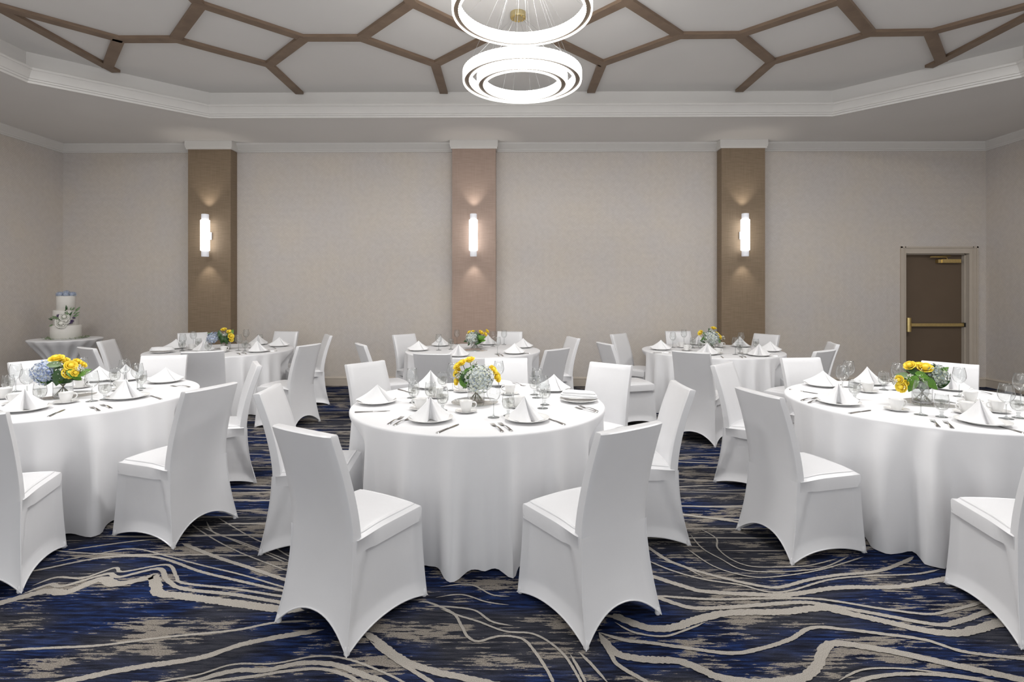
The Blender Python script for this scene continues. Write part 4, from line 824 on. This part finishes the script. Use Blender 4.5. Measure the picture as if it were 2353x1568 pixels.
# ------------------------------------------------------------------ tableware prototypes
ZTAB=.7625
def plate_mesh():
    m=MB(); m.lathe([(0,.001),(.075,.001),(.08,.0),(.083,.003),(.105,.012),(.138,.020),(.1385,.0225),(.136,.0235),(.105,.0155),(.086,.0085),(.08,.006),(0,.005)],56); return m.mesh('dinner_plate','china',sharp=1.2)
pm=plate_mesh()
for t,x,y,lb in PLATES:
    tag(link('dinner_plate',pm,None,(x,y,ZTAB)),lb,'plate','dinner plates on the '+TN[t])
def loop_mesh(base,apex,lev=12,bulge=.012,name='napkin',lean=0):
    P=[(p[0],p[1],max(p[2],0)+.0072+.0165*sm(.085,.136,math.hypot(p[0],p[1]))) for p in catmull(base,8,closed=True)]; rows=[]
    for k in range(lev+1):
        t=k/lev; q=(1-t)**1.08
        rows.append([(apex[0]*(1-q)+p[0]*q, apex[1]*(1-q)+p[1]*q, (p[2] if len(p)>2 else 0)*(1-t)+apex[2]*t-(bulge*math.sin(pi*t)*.6)*sm(0,.15,t)) for p in P])
    m=MB(); m.grid(rows,cu=True); return m.mesh(name,'napkin',sharp=1.2)
nap={}
nap['A']=loop_mesh([(-.125,.035,.002),(-.10,-.035,0),(-.065,-.085,0),(-.035,-.06,0),(-.012,-.010,0),(.004,-.005,0),(.018,-.055,0),(.045,-.095,0),(.085,-.07,0),(.11,-.02,.002),(.125,.035,.006),(.05,.055,0),(-.05,.055,0)],(0,.012,.138))
nap['B']=loop_mesh([(-.145,.02,.008),(-.08,-.045,0),(-.01,-.07,0),(.055,-.075,0),(.075,-.055,0),(.068,-.02,0),(.085,-.035,0),(.12,-.03,.003),(.14,.02,.008),(.05,.05,0),(-.06,.05,0)],(.005,.01,.125))
nap['D']=loop_mesh([(-.115,.03,.006),(-.10,-.02,0),(-.05,-.055,0),(-.02,-.08,0),(.015,-.095,0),(.035,-.07,0),(.03,-.035,.0),(.055,-.05,0),(.085,-.085,0),(.115,-.055,0),(.095,.0,0),(.05,.05,0),(-.05,.055,0)],(-.018,.012,.142))
m=MB()
for k,(w_,l_,z0,z1,r_) in enumerate(((.135,.062,.0,.012,.05),(.13,.055,.012,.026,-.06),(.118,.046,.026,.042,.02))):
    n=40; rows=[]
    for zz,sc in ((z0,.97),((z0+z1)/2,1.02),(z1,.95),(z1+.002,.6),(z1+.001,.05)):
        r=[]
        for j in range(n):
            a=2*pi*j/n; cx_=abs(math.cos(a))**.55*(1 if math.cos(a)>=0 else -1)*w_*sc; cy_=abs(math.sin(a))**.75*(1 if math.sin(a)>=0 else -1)*l_*sc
            r.append((cx_*math.cos(r_)-cy_*math.sin(r_),cx_*math.sin(r_)+cy_*math.cos(r_),zz+.008*(1-(cx_/w_)**2)+.010*max(0,-cx_/w_)))
        rows.append(r)
    m.grid(rows,cu=True)
nap['C']=m.mesh('napkin','napkin',sharp=1.2)
for t,kind,x,y,a,lb in NAPKINS:
    o=link('napkin',nap[kind],None,(x,y,ZTAB+(.0 if kind!='C' else .0238)),math.radians(a+90))
    s_=1.0 if t in('T1','T2','T3') else 1.04
    o.scale=(s_,s_,s_*(1.0 if kind=='C' else 1.05)); tag(o,lb,'napkin','folded napkins on the '+TN[t])
# glasses
def wine(scale=1):
    t=thing('wine_glass','x','glass')
    MB().lathe([(.0045,.088),(.006,.095),(.018,.104),(.034,.120),(.043,.142),(.0445,.158),(.041,.182),(.036,.206),(.0335,.220),(.0325,.220),(.035,.206),(.040,.182),(.0432,.158),(.0415,.143),(.033,.122),(.016,.107),(0,.102)],36).build('bowl','glass',t,sharp=2)
    MB().lathe([(.0042,.090),(.0036,.075),(.0036,.03),(.006,.012)],14).build('stem','glass2',t,sharp=2)
    MB().lathe([(0,.0),(.037,0),(.0375,.0015),(.02,.005),(.008,.010),(.0058,.014)],32).build('foot','glass2',t,sharp=2)
    return t
def goblet():
    t=thing('water_goblet','x','glass')
    MB().lathe([(.010,.034),(.016,.040),(.030,.052),(.038,.070),(.0405,.090),(.0385,.115),(.0345,.142),(.0355,.145),(.0332,.145),(.0372,.115),(.039,.090),(.0365,.071),(.028,.054),(.012,.044),(0,.042)],36).build('bowl','glass',t,sharp=2)
    MB().lathe([(.010,.036),(.0115,.030),(.0085,.024),(.0085,.018),(.012,.010)],18).build('stem','glass2',t,sharp=2)
    MB().lathe([(0,0),(.032,0),(.0325,.002),(.022,.006),(.011,.010)],30).build('foot','glass2',t,sharp=2)
    MB().lathe([(0,.044),(.012,.046),(.027,.056),(.0362,.072),(.0385,.090),(.0375,.106),(0,.106)],30).build('water','water',t,sharp=1)
    g=random.Random(3)
    for k in range(4):
        m=MB(); m.box(-.010,.010,-.009,.009,-.009,.009); a,b,c_=g.uniform(0,3),g.uniform(0,3),g.uniform(0,3)
        Rm=Euler((a,b,c_)).to_matrix(); pos=Vector((g.uniform(-.015,.015),g.uniform(-.015,.015),.075+.009*k))
        m.v=[tuple(Rm@Vector(p)+pos) for p in m.v]; m.build('ice_cube','ice',t,smooth=False)
    return t
pw,pg=reg(wine()),reg(goblet()); first={'wine':True,'goblet':True}
for t,kind,x,y,lb in GLASSES:
    src=pw if kind=='wine' else pg; g=('wine glasses on the ' if kind=='wine' else 'water goblets on the ')+TN[t]
    if first[kind]: first[kind]=False; src.location=(x,y,ZTAB); src['label']=lb; src['group']=g
    else: copy_tree(src,(x,y,ZTAB),rnd.uniform(0,6),lb,g)
# cups and saucers
cp=thing('coffee_cup','x','cup')
MB().lathe([(0,.0),(.026,0),(.0275,.003),(.034,.022),(.040,.045),(.0435,.068),(.0445,.070),(.0425,.070),(.039,.046),(.033,.024),(.024,.007),(0,.006)],40).build('body','china',cp,sharp=1.5)
MB().tube(catmull([(.038,0,.060),(.055,0,.062),(.066,0,.052),(.064,0,.036),(.050,0,.024),(.034,0,.020)],5),.0045,10).build('handle','china',cp)
reg(cp)
sm_=MB().lathe([(0,.002),(.028,.002),(.03,0),(.032,.003),(.055,.009),(.073,.0135),(.0735,.015),(.071,.0155),(.05,.0105),(.03,.006),(0,.005)],44).mesh('saucer','china',sharp=1.2)
for i,(t,x,y,h,lb,ls) in enumerate(CUPS):
    tag(link('saucer',sm_,None,(x,y,ZTAB)),ls,'saucer','saucers on the '+TN[t])
    if i==0: cp.location=(x,y,ZTAB+.0065); cp.rotation_euler=(0,0,math.radians(h)); cp['label']=lb; cp['group']='coffee cups on the '+TN[t]
    else: copy_tree(cp,(x,y,ZTAB+.0065),math.radians(h),lb,'coffee cups on the '+TN[t])
# cutlery: origin at handle end, along +x
def strip(m,prof,th=.0022,z=lambda x:0):
    rows=[]
    for x_,w_ in prof: rows.append([(x_,-w_,z(x_)),(x_,-w_*.6,z(x_)+th),(x_,w_*.6,z(x_)+th),(x_,w_,z(x_)),(x_,w_*.6,z(x_)-.0),(x_,-w_*.6,z(x_)-.0)])
    m.grid(rows,cu=True); L=len(rows)-1; o=len(m.v)-len(rows)*6
    m.f+=[tuple(o+j for j in range(6)),tuple(o+L*6+j for j in range(6))]; m.m+=[0,0]
zf=lambda x_:.0015+.009*math.sin(pi*min(1,max(0,x_/.15)))+(.004*(x_-.15)/.05 if x_>.15 else 0)
fk=thing('dinner_fork','x','fork')
m=MB(); strip(m,[(0,.007),(.004,.010),(.012,.0105),(.025,.008),(.045,.006),(.08,.0038),(.115,.0032),(.13,.0045)],.0025,zf); m.build('handle','silver',fk,sharp=.9)
m=MB(); strip(m,[(.13,.0045),(.138,.009),(.145,.0125),(.155,.0130)],.002,zf)
for k in range(4):
    o=len(m.v); strip(m,[(.154,.0018),(.175,.0016),(.198,.0010)],.0018,zf); yo=-.0105+.007*k
    for i in range(o,len(m.v)): q=m.v[i]; m.v[i]=(q[0],q[1]+yo,q[2])
m.build('tines','silver',fk,sharp=.9); reg(fk)
kn=thing('table_knife','x','knife')
m=MB(); strip(m,[(0,.006),(.004,.0095),(.015,.0105),(.04,.009),(.08,.0075),(.105,.0065),(.112,.008),(.116,.005)],.006); m.build('handle','silver',kn,sharp=.9)
m=MB(); strip(m,[(.114,.0055),(.125,.008),(.16,.0095),(.195,.010),(.215,.0085),(.228,.003)],.0022,lambda x_:.0015); m.build('blade','silver',kn,sharp=.9); reg(kn)
for src,L,g in ((fk,FORKS,'forks on the '),(kn,KNIVES,'knives on the ')):
    for i,(t,x,y,a,lb) in enumerate(L):
        if i==0: src.location=(x,y,ZTAB); src.rotation_euler=(0,0,math.radians(a)); src['label']=lb; src['group']=g+TN[t]
        else: copy_tree(src,(x,y,ZTAB),math.radians(a),lb,g+TN[t])
# mirrors
for t,x,y,r,tn in MIRRORS:
    m=MB(); m.lathe([(0,0),(r,0),(r+.001,.002),(r-.006,.005),(0,.005)],64); tag(link('mirror_disc',m.mesh('mirror_disc','mirror',sharp=.5),None,(x,y,ZTAB)),'round mirror disc under the bouquet vase on the '+tn,'mirror','mirror discs under the vases')
MSET={m_[0] for m_ in MIRRORS}
# ------------------------------------------------------------------ flowers
def rose_mesh(r,seed,mat='yellow'):
    g=random.Random(seed); m=MB()
    m.lathe([(0,-r*.5),(r*.25,-r*.42),(r*.42,-r*.1),(r*.36,r*.35),(r*.16,r*.5),(0,r*.42)],14)
    for ring_,(cnt,rad,tilt,h,w_) in enumerate(((3,.30,.12,.62,.9),(5,.50,.38,.62,.95),(6,.70,.72,.58,.9),(7,.88,1.05,.5,.85))):
        for k in range(cnt):
            a0=2*pi*k/cnt+ring_*.7+g.uniform(-.15,.15); rows=[]
            for i in range(6):
                v=i/5; row=[]
                for j in range(7):
                    u=j/6*2-1
                    aw=a0+u*w_*.75*(1.0 if v<.7 else 1-.35*(v-.7)/.3*abs(u))
                    rr=r*(rad*.35+(rad*.75)*math.sin(v*tilt+.25)+(.16*rad*sm(.72,1,v)))
                    zz=r*(-.45+h*1.5*v*math.cos(tilt*v*.75))-r*.10*u*u*v
                    row.append((rr*math.cos(aw),rr*math.sin(aw),zz))
                rows.append(row)
            m.grid(rows)
    return m.mesh('rose',mat,sharp=1.2,recalc=False)
ROSES=[rose_mesh(1,k) for k in range(3)]
WROSE=rose_mesh(1,9,'white_petal')
def hyd_mesh(mat,seed,name='hydrangea',zmin=-.55,n=150):
    g=random.Random(seed); m=MB(); m.lathe([(0,-.6),(.55,-.5),(.76,0),(.55,.55),(0,.74)],16)
    for k in range(n):
        z=zmin+(1-zmin)*(k+.5)/n; a=k*2.39996; rr=math.sqrt(max(0,1-z*z)); jr=g.uniform(.84,1.06)
        nrm=Vector((rr*math.cos(a),rr*math.sin(a),z)); t1=nrm.orthogonal().normalized(); t1=Matrix.Rotation(g.uniform(0,6.3),3,nrm)@t1; t2=nrm.cross(t1)
        c_=nrm*jr; s_=.15
        nn=(nrm+t1*g.uniform(-.7,.7)+t2*g.uniform(-.7,.7)).normalized()
        for q in range(4):
            d=(Matrix.Rotation(q*pi/2,3,nn)@t1).normalized(); e=nn.cross(d)
            m.add([c_,c_+d*s_*.55+e*s_*.5+nn*.03,c_+d*s_*1.15+nn*.0,c_+d*s_*.55-e*s_*.5+nn*.03],[(0,1,2,3)])
    return m.mesh(name,mat,sharp=1.5,recalc=False)
HYD={'T2':hyd_mesh('hyd_blue',1),'T1':hyd_mesh('hyd_white',2),'T3':hyd_mesh('hyd_green',3),'T4':hyd_mesh('hyd_blue',4),'T5':hyd_mesh('hyd_white',5),'T6':hyd_mesh('hyd_white',6)}
def breath_mesh(seed):
    g=random.Random(seed); m=MB()
    for k in range(46):
        d=Vector((g.gauss(0,1),g.gauss(0,1),g.gauss(0,1))).normalized()*g.uniform(.35,1)
        s_=g.uniform(.07,.12); m.lathe([(0,-s_),(s_*.8,-s_*.4),(s_,s_*.2),(s_*.5,s_*.8),(0,s_)],6,tuple(d))
    return m.mesh('baby_breath','white_petal',sharp=2)
def twigs(seed):
    g=random.Random(seed); m=MB()
    for k in range(14):
        d=Vector((g.gauss(0,1),g.gauss(0,1),g.gauss(0,1))).normalized()*.9
        m.tube([(0,0,-.9),tuple(d*.4+Vector((0,0,-.2))),tuple(d)],.02,4)
    return m.mesh('twigs','twig',sharp=2)
BRE=[breath_mesh(k) for k in range(2)]; TWG=twigs(4)
def leaf_mesh(wd=.28,seed=0):
    m=MB(); rows=[]
    for i in range(11):
        u=i/10; w_=wd*math.sin(pi*u**.8)**.8*(1-.15*u); z=-.22*u*u+.05*math.sin(u*5)
        rows.append([(u,-w_,z+.06*wd*4*(w_/wd)),(u,-w_*.5,z+.02),(u,0,z),(u,w_*.5,z+.02),(u,w_,z+.06*wd*4*(w_/wd))])
    m.grid(rows); return m
LEAF=[leaf_mesh().mesh('leaf',x_,sharp=2,recalc=False) for x_ in('leafA','leafB','leafC')]
for t,x,y,lb,its in BOUQUETS:
    zb=ZTAB+(.0055 if t in MSET else 0)
    b_=thing('flower_arrangement',lb,'flowers',(x,y,zb),0,'low table bouquets in glass vases'); g=random.Random(ord(t[1]))
    off=ZTAB-zb
    vr,vh=.062,.105
    va=MB().lathe([(0,.001),(vr-.002,.001),(vr,.004),(vr,vh),(vr-.003,vh),(vr-.0035,.012),(0,.010)],40).build('vase','glass',b_,sharp=1)
    MB().lathe([(0,.012),(vr-.006,.012),(vr-.006,.066),(0,.066)],32).build('water','water',va,sharp=1)
    for k in range(9):
        a=2*pi*k/9+.3; m=MB(); m.tube([(.045*math.cos(a),.045*math.sin(a),.015),(-.01*math.cos(a),-.01*math.sin(a),.085),(-.045*math.cos(a+.4),-.045*math.sin(a+.4),.135)],.0028,6); m.build('stem','twig',b_)
    m=MB()
    m.lathe([(0,.09),(.05,.10),(.085,.14),(.085,.18),(.05,.21),(0,.22)],12); 
    m.build('foliage_core','leafC',b_,sharp=.2)
    for k in range(14):
        a=2*pi*k/14+g.uniform(-.2,.2); el=g.uniform(-.25,.75); d=Vector((math.cos(a)*math.cos(el),math.sin(a)*math.cos(el),math.sin(el)))
        o=link('leaf',LEAF[(2,2,0,2,1)[k%5]],b_); L=g.uniform(.07,.10); o.scale=(L,L*1.1,L); o.location=Vector((0,0,.145))+d*.045
        nrm=(Vector((0,0,1))-d*d.z).normalized(); sd=nrm.cross(d); o.rotation_euler=Matrix((d,sd,nrm)).transposed().to_euler()
    for it in its:
        k_,dx,dy,dz=it[:4]; dz+=off
        tocam=Vector((-x,-y,0)).normalized()
        if k_=='rose':
            o=link('rose',ROSES[g.randrange(3)],b_,(dx,dy,dz)); r_=it[4]; r_*=1.1; o.scale=(r_,r_,r_)
            d=(Vector((dx,dy,max(dz-.13,.02)*1.2))+tocam*.07).normalized(); q=d.to_track_quat('Z','Y'); o.rotation_euler=q.to_euler()
            m=MB(); m.tube([(0,0,-.3),tuple((q.inverted()@Vector((-dx*.8,-dy*.8,.10-dz)))/r_)],.07,5); s_=m.build('rose_stem','twig',o)
        elif k_=='hyd':
            o=link('hydrangea',HYD[t],b_,(dx,dy,dz)); o.scale=(it[4],)*3
            d=(Vector((dx,dy,.05))+tocam*.05).normalized(); o.rotation_euler=(d+Vector((0,0,.8))).to_track_quat('Z','Y').to_euler()
        elif k_=='breath':
            o=link('baby_breath',BRE[g.randrange(2)],b_,(dx,dy,dz)); o.scale=(it[4],)*3; o['kind']='stuff'
            q=link('twigs',TWG,o)
        else:
            _,_,_,_,ang,L,mi=it; o=link('leaf',LEAF[mi],b_,(dx,dy,dz)); a=math.radians(ang); L*=1.12
            right=Vector((tocam.y,-tocam.x,0))*-1
            d=(-right*0+Vector((-tocam.y,tocam.x,0))*math.cos(a)+Vector((0,0,1))*math.sin(a)).normalized()
            nrm=(tocam*.8+Vector((0,0,.5))-d*(tocam*.8+Vector((0,0,.5))).dot(d)).normalized(); sd=nrm.cross(d)
            R_=Matrix((d,sd,nrm)).transposed(); o.rotation_euler=R_.to_euler(); o.scale=(L,L,L)
            o.location=Vector((dx,dy,dz))-d*L*.5+tocam*.012
# ------------------------------------------------------------------ cake and its table
kx,ky=-6.70,7.90; kz=.86
m=MB(); n=120; rows=[]
def pleat(j,amp): return amp*math.cos(2*pi*j/n*15)
for k in range(1,5): rows.append([(.44*k/4*math.cos(2*pi*j/n),.44*k/4*math.sin(2*pi*j/n),kz) for j in range(n)])
for z,r_,am in ((.855,.449,0),(.84,.448,.003),(.78,.40,.014),(.70,.33,.022),(.6,.255,.026),(.5,.20,.024),(.45,.185,.02),(.4,.195,.022),(.3,.24,.026),(.15,.31,.03),(.01,.37,.035)):
    rows.append([((r_+pleat(j,am))*math.cos(2*pi*j/n),(r_+pleat(j,am))*math.sin(2*pi*j/n),z) for j in range(n)])
m.grid(rows,cu=True); o0=len(m.v); m.add([(0,0,kz)],[]); m.f+=[(j,(j+1)%n,o0) for j in range(n)]; m.m+=[0]*n
o=m.build('cake_table_cloth','linen',sharp=1.5); o.location=(kx,ky,0); tag(o,'small round pedestal table with cinched white cloth carrying the wedding cake','tablecloth')
ck=thing('wedding_cake','three-tier white cake with blue and white flowers on the small corner table','cake',(kx,ky,kz+.001))
MB().lathe([(0,0),(.20,0),(.20,.006),(0,.006)],40).build('cake_board','china',ck)
for r_,z0,z1 in ((.185,.006,.205),(.153,.205,.425),(.115,.425,.635)):
    MB().lathe([(0,z0),(r_-.004,z0),(r_,z0+.004),(r_,z1-.008),(r_-.008,z1),(0,z1)],48).build('cake_tier','icing',ck,sharp=.9)
tocam=Vector((-kx,-ky,0)).normalized(); rt=Vector((-tocam.y,tocam.x,0))
def cpos(u,z,rad): return rt*u+tocam*math.sqrt(max(rad*rad-u*u,.0001))+Vector((0,0,z))
HB=hyd_mesh('hyd_blue',8,n=70)
for k in range(7):
    a=2*pi*k/7; o=link('blue_bloom',HB,ck,(.085*math.cos(a),.085*math.sin(a),.655)); o.scale=(.042,)*3
o=link('blue_bloom',HB,ck,(0,0,.675)); o.scale=(.045,)*3
for u,z,s_ in ((-.02,.33,.058),(-.055,.235,.065),(.0,.27,.045),(-.09,.27,.035),(-.03,.20,.035)):
    o=link('white_rose',WROSE,ck,cpos(u,z,.17+.02)); o.scale=(s_,)*3; o.rotation_euler=(tocam+Vector((0,0,.3))).to_track_quat('Z','Y').to_euler()
PB=hyd_mesh('purple',11,n=50)
for u,z,s_ in ((-.085,.345,.028),(-.05,.36,.02),(.045,.245,.034),(.07,.265,.025),(.11,.345,.018),(.09,.31,.02)):
    o=link('purple_bloom',PB,ck,cpos(u,z,.175)); o.scale=(s_,)*3
g=random.Random(5)
for k in range(34):
    up=k%2; u=g.uniform(-.02,.11) if up else g.uniform(-.15,.0); z=.40-abs(u-.05)*.5+g.uniform(-.08,.06) if up else .27+g.uniform(-.08,.06)
    o=link('leaf_sprig',LEAF[1 if k%3 else 2],ck,cpos(u,z,.165)+tocam*.01); L=g.uniform(.04,.085); o.scale=(L,L*.7,L)
    a=g.uniform(.2,1.7) if up else g.uniform(2.2,3.9); d=(rt*math.cos(a)+Vector((0,0,1))*math.sin(a)+tocam*.35).normalized(); nrm=(tocam-d*tocam.dot(d)).normalized(); sd=nrm.cross(d)
    o.rotation_euler=Matrix((d,sd,nrm)).transposed().to_euler()
gr=MB(); g=random.Random(12)
for k in range(240):
    a=g.uniform(0,2*pi); r_=g.uniform(.20,.28); L=g.uniform(.03,.07); dd=a+g.uniform(-1.2,1.2)+pi/2*(1 if k%2 else -1)
    p=Vector((r_*math.cos(a),r_*math.sin(a),.004+g.uniform(0,.02))); d=Vector((math.cos(dd),math.sin(dd),g.uniform(-.05,.35))); s_=Vector((-d.y,d.x,0)).normalized()*.006
    q=p+d*L; q.z=max(q.z,.004); gr.add([p-s_,p+s_,q],[(0,1,2)])
o=gr.mesh('greenery_ring','leafA',smooth=False,recalc=False); o=link('greenery_ring',o,ck); o['kind']='stuff'
# ------------------------------------------------------------------ lights
def area(name,loc,sx,sy,power,rot=(0,0,0),col=(1,.985,.965),shape='RECTANGLE'):
    l=D.lights.new(name,'AREA'); l.shape=shape; l.size=sx; l.size_y=sy; l.energy=power; l.color=col
    o=D.objects.new(name,l); COL.objects.link(o); o.location=loc; o.rotation_euler=rot; return o
area('chandelier_lamp',(CX,4.42,4.12),.4,.4,P_MAIN,shape='DISK')
area('fill_strip',(0,4.2,4.30),8.6,.7,P_STRIP)  # unseen fill light, added so every row of tables is lit
for x in (-4.7,4.7): area('side_fill',(x,3.6,4.28),1.2,1.2,P_SIDE,shape='DISK')  # added out-of-view fill, brightens side walls and outer tables
area('up_fill',(0,-1.9,2.6),11,.8,P_UP,rot=(math.radians(145),0,0),col=(1,.97,.94))  # fill light added behind the camera to lift ceiling and walls
def spot(loc,tgt,power,ang,blend=.8,r=.02,col=(1,.93,.85)):
    l=D.lights.new('spot','SPOT'); l.energy=power; l.spot_size=math.radians(ang); l.spot_blend=blend; l.shadow_soft_size=r; l.color=col
    o=D.objects.new('spot_lamp',l); COL.objects.link(o); o.location=loc; o.rotation_euler=(Vector(tgt)-Vector(loc)).to_track_quat('-Z','Y').to_euler(); return o
for x in (-4.985,-.689,3.625):
    spot((x,8.522,2.815),(x,8.60,3.9),P_SC,80); spot((x,8.522,2.105),(x,8.60,1.0),P_SC*.8,80)
w=D.worlds.new('World'); SC.world=w; w.use_nodes=True; bg=w.node_tree.nodes['Background']; bg.inputs[0].default_value=(.97,.985,1,1); bg.inputs[1].default_value=P_WORLD
# ------------------------------------------------------------------ camera
cam=D.cameras.new('camera'); cam.sensor_width=36; cam.lens=36*1230/2353; cam.shift_y=-(784-671)/2353; cam.clip_start=.05
co=D.objects.new('camera',cam); COL.objects.link(co); co.location=(0,0,1.556); co.rotation_euler=(pi/2,0,math.radians(.5)); SC.camera=co
SC.view_settings.view_transform='Standard'; SC.view_settings.look='None'; SC.view_settings.exposure=.3; SC.view_settings.gamma=1
cy=SC.cycles; cy.use_denoising=True; cy.max_bounces=8; cy.diffuse_bounces=4; cy.glossy_bounces=3; cy.transmission_bounces=4; cy.transparent_max_bounces=24
cy.caustics_reflective=False; cy.caustics_refractive=False; cy.sample_clamp_indirect=4; cy.blur_glossy=.5
